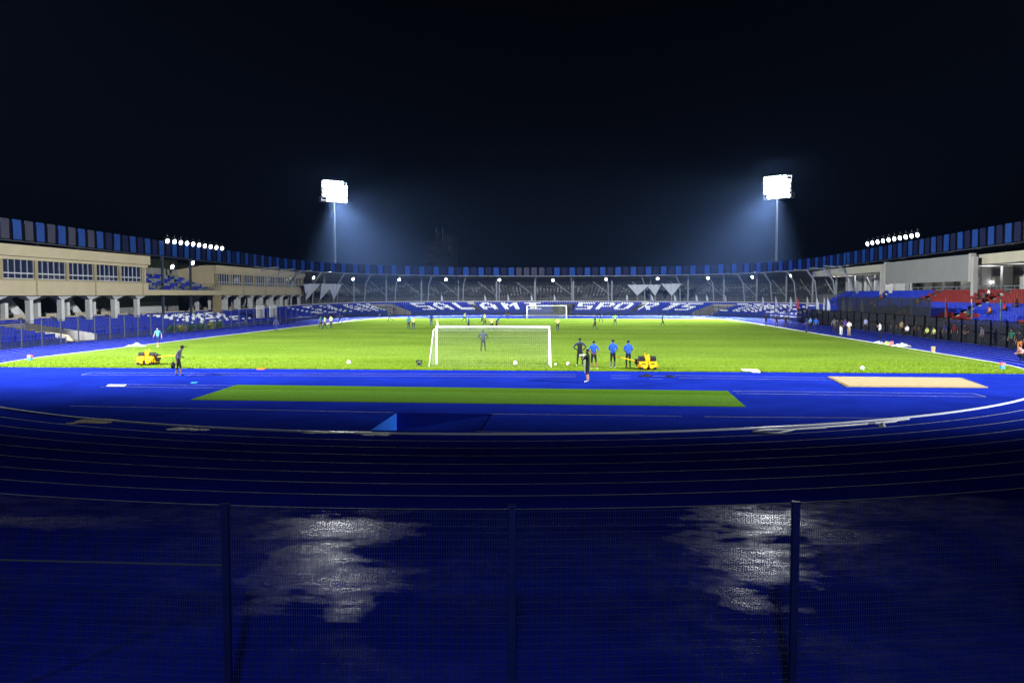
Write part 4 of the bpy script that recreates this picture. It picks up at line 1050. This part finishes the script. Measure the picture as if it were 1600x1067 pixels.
p2_ = ground(1011, 578.3); q2_ = ground(958, 576)
roller(p2_, R(180)+.05, 'yellow pedestrian roller right of the men in blue shirts', (q2_.x+.15, q2_.y-.1, .78))

# ------------------------------------------------------------------ people
PARTS = {}
def person_mesh(pose):
    J = dict(pel=(0, 0, .95), sp=(0, 0, 1.14), ch=(0, .0, 1.36), nk=(0, .01, 1.50), hd=(0, .03, 1.60), ht=(0, .03, 1.72),
             sL=(-.19, 0, 1.43), sR=(.19, 0, 1.43), eL=(-.27, -.02, 1.16), eR=(.27, -.02, 1.16), wL=(-.28, .05, .92), wR=(.28, .05, .92),
             hL=(-.09, 0, .90), hR=(.09, 0, .90), kL=(-.11, .02, .50), kR=(.11, .02, .50), aL=(-.12, -.02, .09), aR=(.12, -.02, .09), tL=(-.14, .15, .035), tR=(.14, .15, .035))
    J.update(pose)
    RAD = dict(pel=(.155, .115), sp=(.14, .10), ch=(.165, .115), nk=(.058, .058), hd=(.082, .095), ht=(.072, .085), sL=(.07, .07), sR=(.07, .07), eL=(.046, .046), eR=(.046, .046),
               wL=(.031, .031), wR=(.031, .031), hL=(.10, .10), hR=(.10, .10), kL=(.062, .062), kR=(.062, .062), aL=(.042, .042), aR=(.042, .042), tL=(.035, .035), tR=(.035, .035))
    E = [('pel', 'sp'), ('sp', 'ch'), ('ch', 'nk'), ('nk', 'hd'), ('hd', 'ht'), ('ch', 'sL'), ('ch', 'sR'), ('sL', 'eL'), ('sR', 'eR'), ('eL', 'wL'), ('eR', 'wR'),
         ('pel', 'hL'), ('pel', 'hR'), ('hL', 'kL'), ('hR', 'kR'), ('kL', 'aL'), ('kR', 'aR'), ('aL', 'tL'), ('aR', 'tR')]
    J['ns'] = tuple(Vector(J['hd'])+Vector((0, .10, .02))); RAD['ns'] = (.018, .018); E.append(('hd', 'ns'))
    for sd in 'LR':                         # palm and five fingers
        w = Vector(J['w'+sd]); d = (w-Vector(J['e'+sd])).normalized(); sx = -1 if sd == 'L' else 1
        side = d.cross(Vector((sx, 0, 0))); side = side.normalized() if side.length > .2 else Vector((0, 1, 0)); inn = d.cross(side)
        pm_ = w+d*.075; J['p'+sd] = tuple(pm_); RAD['p'+sd] = (.034, .034); E.append(('w'+sd, 'p'+sd))
        for k, (off, ln) in enumerate(((-.033, .065), (-.011, .078), (.011, .074), (.033, .058))):
            a_, b_ = f'f{k}{sd}', f'g{k}{sd}'; J[a_] = tuple(pm_+side*off+d*.035); J[b_] = tuple(pm_+side*off*1.1+d*(.035+ln*.8)+inn*.02)
            RAD[a_] = (.010, .010); RAD[b_] = (.008, .008); E += [('p'+sd, a_), (a_, b_)]
        J['q'+sd] = tuple(w+d*.05+side*.055); RAD['q'+sd] = (.010, .010); E.append(('w'+sd, 'q'+sd))
    names = list(J); ix = {n: i for i, n in enumerate(names)}
    me = bpy.data.meshes.new('skel'); me.from_pydata([J[n] for n in names], [(ix[a], ix[b]) for a, b in E], [])
    o = bpy.data.objects.new('skel', me); C.objects.link(o); o.modifiers.new('k', 'SKIN')
    sv = me.skin_vertices[0].data
    for n in names: sv[ix[n]].radius = RAD[n]
    sv[ix['pel']].use_root = True
    sb = o.modifiers.new('s', 'SUBSURF'); sb.levels = 1; sb.render_levels = 1
    dg = bpy.context.evaluated_depsgraph_get(); nm = bpy.data.meshes.new_from_object(o.evaluated_get(dg))
    bpy.data.objects.remove(o); bpy.data.meshes.remove(me)
    # clothes by nearest bone: 0 skin 1 shirt 2 shorts 3 lower leg 4 shoes
    segs = []
    for a, b_ in E:
        if a in ('pel',) and b_ == 'sp': k = 1
        elif (a, b_) in (('sp', 'ch'), ('ch', 'nk'), ('ch', 'sL'), ('ch', 'sR')): k = 1
        elif a in ('sL', 'sR'): k = 5
        elif a in ('eL', 'eR'): k = 6
        elif a == 'pel': k = 2
        elif a in ('hL', 'hR'): k = 2
        elif a in ('kL', 'kR'): k = 3
        elif a in ('aL', 'aR'): k = 4
        else: k = 0
        segs.append((Vector(J[a]), Vector(J[b_]), k))
    nm.materials.clear()
    for _ in range(7): nm.materials.append(M['skin'])
    for p_ in nm.polygons:
        c_ = p_.center; best = (9, 0)
        for a, b_, k in segs:
            ab = b_-a; t = max(0, min(1, (c_-a).dot(ab)/ab.length_squared)); dd = (a+ab*t-c_).length
            if k in (1, 2): dd -= .05
            if dd < best[0]: best = (dd, k)
        p_.material_index = best[1]; p_.use_smooth = True
    hb = MB(); hd = Vector(J['ht']); hb.ball((hd.x, hd.y-.012, hd.z-.03), .098, 12, sq=(.95, 1.08, .78))
    for i, v_ in enumerate(hb.v):
        if v_[1] > hd.y+.05 and v_[2] < hd.z-.02: hb.v[i] = (v_[0]*.9, hd.y+.045, v_[2]+.03)
    hm = hb.mesh('hair', 'hair', True)
    return nm, hm
def P2(**k): return k
POSES = {
 'stand': {}, 'hips': P2(eL=(-.40, -.08, 1.20), eR=(.40, -.08, 1.20), wL=(-.21, .04, 1.03), wR=(.21, .04, 1.03), kL=(-.14, .02, .5), kR=(.14, .02, .5), aL=(-.17, -.02, .09), aR=(.17, -.02, .09), tL=(-.22, .14, .035), tR=(.22, .14, .035)),
 'behind': P2(eL=(-.29, -.13, 1.18), eR=(.29, -.13, 1.18), wL=(-.10, -.20, 1.02), wR=(.10, -.20, 1.00), kL=(-.12, .02, .5), kR=(.14, .02, .5), aL=(-.13, -.02, .09), aR=(.18, -.03, .09), tL=(-.16, .14, .035), tR=(.24, .12, .035)),
 'front': P2(eL=(-.27, .03, 1.18), eR=(.27, .03, 1.18), wL=(-.10, .21, 1.05), wR=(.10, .21, 1.08)),
 'walk': P2(kL=(-.1, .15, .52), aL=(-.1, .24, .12), tL=(-.11, .41, .10), kR=(.1, .0, .5), aR=(.1, -.27, .16), tR=(.11, -.13, .05), eL=(-.27, -.13, 1.18), wL=(-.27, -.14, .94), eR=(.27, .05, 1.17), wR=(.27, .22, 1.0)),
 'run': P2(pel=(0, 0, .93), sp=(0, .05, 1.12), ch=(0, .12, 1.33), nk=(0, .17, 1.46), hd=(0, .21, 1.56), ht=(0, .22, 1.68), sL=(-.19, .12, 1.40), sR=(.19, .12, 1.40), kL=(-.1, .30, .62), aL=(-.1, .22, .24), tL=(-.1, .38, .18), kR=(.1, -.10, .52), aR=(.1, -.48, .36), tR=(.1, -.50, .22),
           eL=(-.28, -.10, 1.20), wL=(-.24, .05, 1.02), eR=(.28, .24, 1.20), wR=(.22, .40, 1.32)),
 'bend': P2(sp=(0, .10, 1.10), ch=(0, .27, 1.24), nk=(0, .39, 1.33), hd=(0, .47, 1.38), ht=(0, .53, 1.48), sL=(-.19, .28, 1.28), sR=(.19, .28, 1.28), eL=(-.22, .30, 1.0), eR=(.22, .30, 1.0), wL=(-.13, .26, .72), wR=(.13, .26, .72), kL=(-.13, .05, .5), kR=(.13, .05, .5)),
 'pull': P2(sp=(0, .03, 1.13), ch=(0, .09, 1.33), nk=(0, .14, 1.46), hd=(0, .21, 1.54), ht=(0, .24, 1.66), sL=(-.18, .08, 1.39), sR=(.18, .08, 1.39), eL=(-.28, -.06, 1.16), wL=(-.2, .15, 1.08), eR=(.28, -.02, 1.16), wR=(.26, .0, .92), kL=(-.1, .08, .5), aL=(-.1, .1, .09), tL=(-.1, .27, .035), kR=(.1, .0, .5), aR=(.1, -.14, .10), tR=(.1, .02, .04)),
 'shoot': P2(eL=(-.26, .16, 1.22), wL=(-.06, .30, 1.40), eR=(.26, .16, 1.22), wR=(.06, .30, 1.40)),
 'reach': P2(kL=(-.18, .0, .5), kR=(.18, 0, .5), aL=(-.3, -.03, .09), aR=(.3, -.03, .09), tL=(-.36, .12, .035), tR=(.36, .12, .035), eL=(-.42, .05, 1.22), wL=(-.58, .12, 1.05), eR=(.4, 0, 1.2), wR=(.5, .1, .98)),
 'sit': P2(pel=(0, 0, .5), sp=(0, .0, .70), ch=(0, .04, .93), nk=(0, .06, 1.07), hd=(0, .1, 1.17), ht=(0, .1, 1.29), sL=(-.19, .04, 1.0), sR=(.19, .04, 1.0), eL=(-.25, .08, .74), eR=(.25, .08, .74), wL=(-.14, .30, .62), wR=(.14, .30, .62),
           hL=(-.09, .04, .48), hR=(.09, .04, .48), kL=(-.13, .46, .5), kR=(.13, .46, .5), aL=(-.13, .44, .09), aR=(.13, .44, .09), tL=(-.14, .6, .035), tR=(.14, .6, .035)),
 'crouch': P2(pel=(0, 0, .36), sp=(0, .1, .54), ch=(0, .2, .74), nk=(0, .26, .87), hd=(0, .31, .97), ht=(0, .31, 1.09), sL=(-.19, .18, .82), sR=(.19, .18, .82), eL=(-.25, .32, .62), eR=(.25, .32, .62), wL=(-.14, .5, .58), wR=(.14, .5, .58),
              hL=(-.1, .04, .36), hR=(.1, .04, .36), kL=(-.17, .38, .55), kR=(.17, .38, .55), aL=(-.14, .05, .10), aR=(.14, .05, .10), tL=(-.16, .22, .035), tR=(.16, .22, .035)),
}
PM = {k: person_mesh(v) for k, v in POSES.items()}
def person(u, v, pose, face, label, shirt, shorts, leg='skin', shoe='c_black', sleeve=None, fore='skin', sc=1.0, skin='skin', grp=None, pos=None, hair='hair'):
    """face: heading in degrees, 0 = away from us (+Y), 90 = towards the left, 180 = towards us, 270 = right"""
    p_ = pos or ground(u, v, .03)
    me, hm = PM[pose]; o = bpy.data.objects.new('person', me); C.objects.link(o); o.location = p_; o.rotation_euler = (0, 0, R(face)); o.scale = (sc, sc, sc)
    for i, m_ in enumerate((skin, shirt, shorts, skin if leg == 'skin' else leg, shoe, sleeve or shirt, skin if fore == 'skin' else fore)):
        o.material_slots[i].link = 'OBJECT'; o.material_slots[i].material = M[m_]
    h_ = bpy.data.objects.new('hair', hm); C.objects.link(h_); h_.parent = o
    h_.material_slots[0].link = 'OBJECT'; h_.material_slots[0].material = M[hair]
    tag(o, label, 'person', grp); return o
T = 'footballers training on the pitch'
person(755, 549, 'hips', 0, 'goalkeeper in dark kit, hands on hips, seen through the near goal net', 'c_jacket', 'c_black', 'c_black', sleeve='c_black', fore='c_black')
pj = person(906, 572, 'hips', 0, 'person in dark tracksuit top with backpack, hands on hips right of the goal', 'c_jacket', 'c_black', 'c_black', 'c_white', fore='c_jacket', sc=1.03)
b = MB(); b.box((0, -.17, 1.24), (.28, .12, .42)); b.build('backpack', 'c_black', pj, world=False, bevel=.04)
person(927.5, 577, 'behind', 0, 'person in blue shirt with hands clasped behind the back', 'c_blue', 'c_black', shoe='c_white')
person(957.5, 575.5, 'front', 340, 'person in blue shirt holding the handle of the yellow roller', 'c_blue', 'c_black', 'c_grey', 'c_white', sc=1.02)
person(981.5, 576, 'front', 10, 'person in blue shirt and long black trousers next to the yellow roller', 'c_blue', 'c_black', 'c_black')
pw = person(918, 597.5, 'shoot', 75, 'person in black vest and white striped shorts walking on the blue surface', 'c_black', 'c_black', skin='skin_light', shoe='c_white')
b = MB(); b.box((.10, .17, .86), (.03, .03, .75)); b.box((0, .30, 1.44), (.34, .22, .07)); b.build('side_stripe', 'c_white', pw, world=False)
pg = person(279, 587.5, 'pull', 275, 'man in grey shirt and black shorts pulling the yellow roller by its bar', 'c_grey', 'c_black', skin='skin', fore='c_grey')
b = MB(); b.ball((0, 0, 0), .2, 10, sq=(.6, .9, 1.0)); b.tube([(0, 0, .18), (0, 0, .42)], .015, 5); o = b.build('sling_bag', 'rubber', smooth=True); o.location = (pg.location.x-.16, pg.location.y-.30, .66); tag(o, 'black bag in the hand of the man in grey', 'bag')
b = MB(); b.ball((0, 0, 0), .105, 12, sq=(1, 1.1, .7)); b.box((0, .17, -.02), (.16, .2, .02)); o = b.build('cap', 'c_black', pg, True, False); o.location = (0, .24, 1.68)
person(247, 543, 'walk', 180, 'fair person in light blue shirt and dark shorts walking on the left grass', 'c_sky', 'c_navy', skin='skin_light', shoe='c_white')
Y_, K_ = 'c_bib', 'c_black'
for a in ((501.5, 514.3, 'walk', 60, 'player in teal shirt walking in the left trio', 'c_teal', K_), (508, 515, 'walk', 80, 'player in yellow bib in the middle of the left trio', Y_, K_),
          (517.3, 512.7, 'stand', 160, 'player in yellow bib on the right of the left trio', Y_, K_), (531, 505.3, 'reach', 170, 'dark clad player with legs apart right of the left trio', 'c_navy', K_),
          (609.5, 503.3, 'run', 100, 'dark clad player running before the far left tunnel', 'c_dgreen', K_), (638.7, 514.7, 'stand', 0, 'player in teal shirt standing beside a yellow bibbed player', 'c_teal', K_),
          (646, 514.8, 'stand', 20, 'player in yellow bib standing right of a teal shirted one', Y_, K_), (674, 509.5, 'stand', 0, 'player all in navy standing left of the near goal frame', 'c_navy', 'c_navy'),
          (683.5, 517, 'walk', 290, 'player in yellow bib just above the left goalpost', Y_, 'c_white'), (725.5, 504.3, 'run', 250, 'player in yellow bib running before the letter L', Y_, K_),
          (732.5, 516.3, 'walk', 90, 'player in teal shirt above the goal crossbar, left of the keeper', 'c_teal', K_), (753, 507.3, 'run', 290, 'player in teal shirt side by side with a bibbed player', 'c_teal', K_),
          (757.5, 507.8, 'walk', 290, 'player in yellow bib right behind a teal shirted player', Y_, K_), (768.5, 516.4, 'reach', 200, 'player in yellow bib with arms stretched above the crossbar', Y_, K_),
          (775.5, 513, 'bend', 300, 'player in teal shirt bending forward next to a bibbed player', 'c_teal', K_), (793, 498.8, 'stand', 180, 'dark figure at the far touchline below the letter M', K_, K_),
          (871.5, 517.4, 'stand', 10, 'player in yellow bib alone right of the far goal', Y_, K_), (929.6, 515.3, 'walk', 60, 'dark green clad player walking, right of the far goal', 'c_dgreen', K_),
          (939, 503.4, 'reach', 0, 'dark clad player farther off below the letter P', 'c_navy', K_), (961, 508.8, 'hips', 180, 'player in lime bib with hands at the waist', 'c_lime', K_),
          (1035, 508.5, 'walk', 270, 'dark clad player walking below the letter R', 'c_dgreen', K_)):
    person(a[0], a[1], a[2], a[3], a[4], a[5], a[6], leg='c_navy', grp=T)
S_ = 'people along the right touchline'
for a in ((1197, 509.3, 'stand', 180, 'dark clad person farthest along the right track edge', K_, K_), (1213.5, 511.7, 'stand', 150, 'dark clad person standing on the lit track at the right corner', K_, K_),
          (1228, 513.2, 'reach', 200, 'dark clad person with legs apart at the right corner', K_, K_), (1260.7, 519, 'front', 100, 'person in dark blue nearest the pitch edge by the bright blue shirt', 'c_navy', 'c_navy'),
          (1266, 517.3, 'front', 120, 'person in bright blue shirt at the right touchline', 'c_sky', K_), (1274.7, 518, 'stand', 180, 'person all in blue right of the bright blue shirt', 'c_blue', 'c_navy'),
          (1308.5, 523.6, 'stand', 150, 'person in black at the left of the right touchline pair', K_, K_), (1314, 524.4, 'front', 210, 'person in black with a white bag and pale trousers', K_, 'c_white'),
          (1326.5, 526, 'front', 130, 'person in white shirt and khaki trousers at the touchline', 'c_white', 'c_khaki'), (1374.5, 530.3, 'shoot', 100, 'person in white vest with camera raised near the white bundle', 'c_white', K_),
          (1303, 519.5, 'stand', 170, 'person in grey cap by the fence left of the black pair', 'c_grey', K_), (1352.5, 519, 'stand', 120, 'person in lilac shirt standing in the shade', 'c_lilac', K_),
          (1320, 521.5, 'stand', 170, 'person in purple behind the black pair', 'c_purple', K_), (1593, 553, 'stand', 120, 'person in dark top and orange shorts at the right edge', K_, 'c_orange'),
          (1599, 565, 'crouch', 100, 'person in pink top crouching at the right edge', 'c_pink', K_), (431.5, 517.5, 'stand', 180, 'person in navy on the left track before the white panels', 'c_navy', 'c_navy')):
    person(a[0], a[1], a[2], a[3], a[4], a[5], a[6], leg=a[6], grp=S_, skin='skin_light' if 'pink' in a[4] else 'skin')
B_ = 'people in the shade before the right stand'
for i, (u_, v_, ps, fc, lab, a_, b_) in enumerate(((1396, 523.5, 'stand', 150, 'dark clad person left of the white shirted one in the shade', K_, K_), (1409, 525, 'stand', 200, 'person in khaki in the shade below the hoarding', 'c_khaki', K_),
        (1418, 526, 'sit', 110, 'person in white sitting in the shade below the hoarding', 'c_white', K_), (1432, 527.5, 'stand', 120, 'person in black with arms down by the tinted screen', K_, K_),
        (1449, 529.5, 'sit', 110, 'person in yellow bib sitting in the shade, left of two', 'c_bib', K_), (1460, 531, 'sit', 100, 'person in yellow bib sitting in the shade, right of two', 'c_bib', K_),
        (1476, 532, 'stand', 100, 'person in navy standing by the shelter in the shade', 'c_navy', K_), (1491, 534, 'stand', 140, 'person in dark red in the shade at the right fence', 'c_wine', K_),
        (1508, 536.5, 'hips', 110, 'dark clad person hands on hips at the right fence', K_, K_), (1534, 540, 'stand', 90, 'person in grey at the right fence', 'c_grey', K_), (1580, 547, 'stand', 120, 'person in dark green left of the orange shorts', 'c_dgreen', K_))):
    person(u_, v_, ps, fc, lab, a_, b_, leg=b_, grp=B_)
tp = SP.p(TUN[0][0]-.8, 3.5); person(0, 0, 'stand', 180, 'dark figure standing inside the far left tunnel', K_, K_, 'c_black', pos=Vector((*tp, .02)))
# seated spectators in the right stand
rs = random.Random(5); cols = ['c_black', 'c_red', 'c_white', 'c_khaki', 'c_grey', 'c_navy', 'c_orange', 'c_dgreen', 'c_purple', 'c_blue', 'c_lilac']
cname = dict(c_black='black', c_red='red', c_white='white', c_khaki='khaki', c_grey='grey', c_navy='navy', c_orange='orange', c_dgreen='dark green', c_purple='purple', c_blue='blue', c_lilac='lilac', c_pink='pink')
seen = set()
for i, (r_, y_, c_, wh) in enumerate(((9, 126.6, 'c_black', 'near the top of the stair by the hoarding post'), (8, 125.8, 'c_red', 'below the black shirted one by the hoarding post'), (6, 124.8, 'c_red', 'mid way up the seats under the hoarding'),
        (5, 121.5, 'c_white', 'in the blue seats under the hoarding'), (4, 119.8, 'c_khaki', 'low in the seats under the hoarding'), (6, 117.5, 'c_grey', 'under the middle of the hoarding'), (4, 115.6, 'c_red', 'by the fence under the hoarding'),
        (5, 113.8, 'c_black', 'beside the pale red flag'), (7, 110.5, 'c_khaki', 'above the pale red flag'), (9, 97.6, 'c_black', 'by the bright spot in the red seats'), (9, 96.4, 'c_grey', 'top row of the red seats by a stair'), (10, 96.9, 'c_white', 'holding a light in the red seats'),
        (4, 91.5, 'c_dgreen', 'under the green flag'), (5, 88.6, 'c_orange', 'right of the green flag'), (6, 87.2, 'c_red', 'far right of the red seats'), (7, 86.4, 'c_black', 'far right, higher row'), (3, 108.2, 'c_orange', 'lowest row below the hoarding'), (3, 106.4, 'c_khaki', 'lowest row, next to the orange one'),
        (2, 104.0, 'c_white', 'front row by the shelter'), (2, 100.3, 'c_purple', 'front row right of the shelter'))):
    x_ = XR-1.9+r_*.75+.2; z_ = .45+r_*.36-.03
    person(0, 0, 'sit', 90, f'seated spectator in {cname[c_]}, {wh}', c_, 'c_black', 'c_black', pos=Vector((x_, y_, z_)), grp='spectators in the right stand')
# team shelters at the right touchline
def shelter(y0, y1, label):
    x_ = 43.9; e = empty('team_shelter', (x_, (y0+y1)/2, 0), label, 'shelter', 'team shelters')
    prof = [(-.9, 2.15), (-.2, 2.2), (.55, 1.9), (.9, 1.0), (.95, 0)]
    b = MB()
    for k in range(len(prof)-1):
        a_, c_ = prof[k], prof[k+1]; b.quad((x_+a_[0], y0, a_[1]), (x_+a_[0], y1, a_[1]), (x_+c_[0], y1, c_[1]), (x_+c_[0], y0, c_[1]))
    b.build('canopy', 'shelter_glass', e, True)
    b = MB()
    for y_ in np.linspace(y0, y1, 6): b.tube([(x_+q[0], y_, q[1]) for q in prof], .035, 5)
    b.build('frame', 'steel_dark', e)
    b = MB(); b.span((x_+.25, y0+.2, .38), (x_+.75, y1-.2, .46)); b.span((x_+.45, y0+.2, 0), (x_+.55, y1-.2, .38)); b.build('bench', 'shelter_dark', e)
shelter(121, 129, 'dark team shelter by the right touchline, farther one'); shelter(103, 112, 'dark team shelter by the right touchline, nearer one')
# small plants by the left fence
for i, (u_, m_) in enumerate(((268, 'leaf'), (282, 'leaf_yellow'), (297, 'leaf'), (312, 'leaf'), (327, 'leaf_yellow'), (341, 'leaf'))):
    p_ = at_x(u_, -43.3); e = empty('potted_plant', (-43.3, p_.y, 0), f'low leafy plant at the foot of the left stand, {ORD[i]} from the left', 'plant', 'plants by the left fence')
    b = MB(); q = random.Random(i)
    for _ in range(220):
        c_ = Vector((q.gauss(0, .28), q.gauss(0, .5), abs(q.gauss(.5, .25)))); t = Vector((q.uniform(-1, 1), q.uniform(-1, 1), q.uniform(-.3, 1))).normalized()*.16; n_ = t.cross(Vector((q.uniform(-1, 1), q.uniform(-1, 1), 1))).normalized()*.05
        b.quad(c_-t, c_+n_, c_+t, c_-n_)
    b.build('foliage', m_, e, False, False)
    b = MB(); b.tube([(0, 0, 0), (0, 0, .5)], [.16, .05], 8); b.build('stem', 'bark', e, False, False)

# ------------------------------------------------------------------ night haze
b = MB(); b.span((-110, -25, -1.5), (110, 420, 35)); hz_ = b.build('haze', 'earth'); hz_.data.materials.clear()
m = bpy.data.materials.new('haze'); m.use_nodes = True; n = m.node_tree.nodes; n.remove(n['Principled BSDF'])
v = n.new('ShaderNodeVolumePrincipled'); v.inputs['Color'].default_value = (.26, .46, 1, 1); v.inputs['Density'].default_value = .0001; v.inputs['Anisotropy'].default_value = .6
m.node_tree.links.new(v.outputs[0], n['Material Output'].inputs['Volume']); hz_.data.materials.append(m); tag(hz_, 'thin night haze lit by the floodlights', 'haze', kind='stuff')
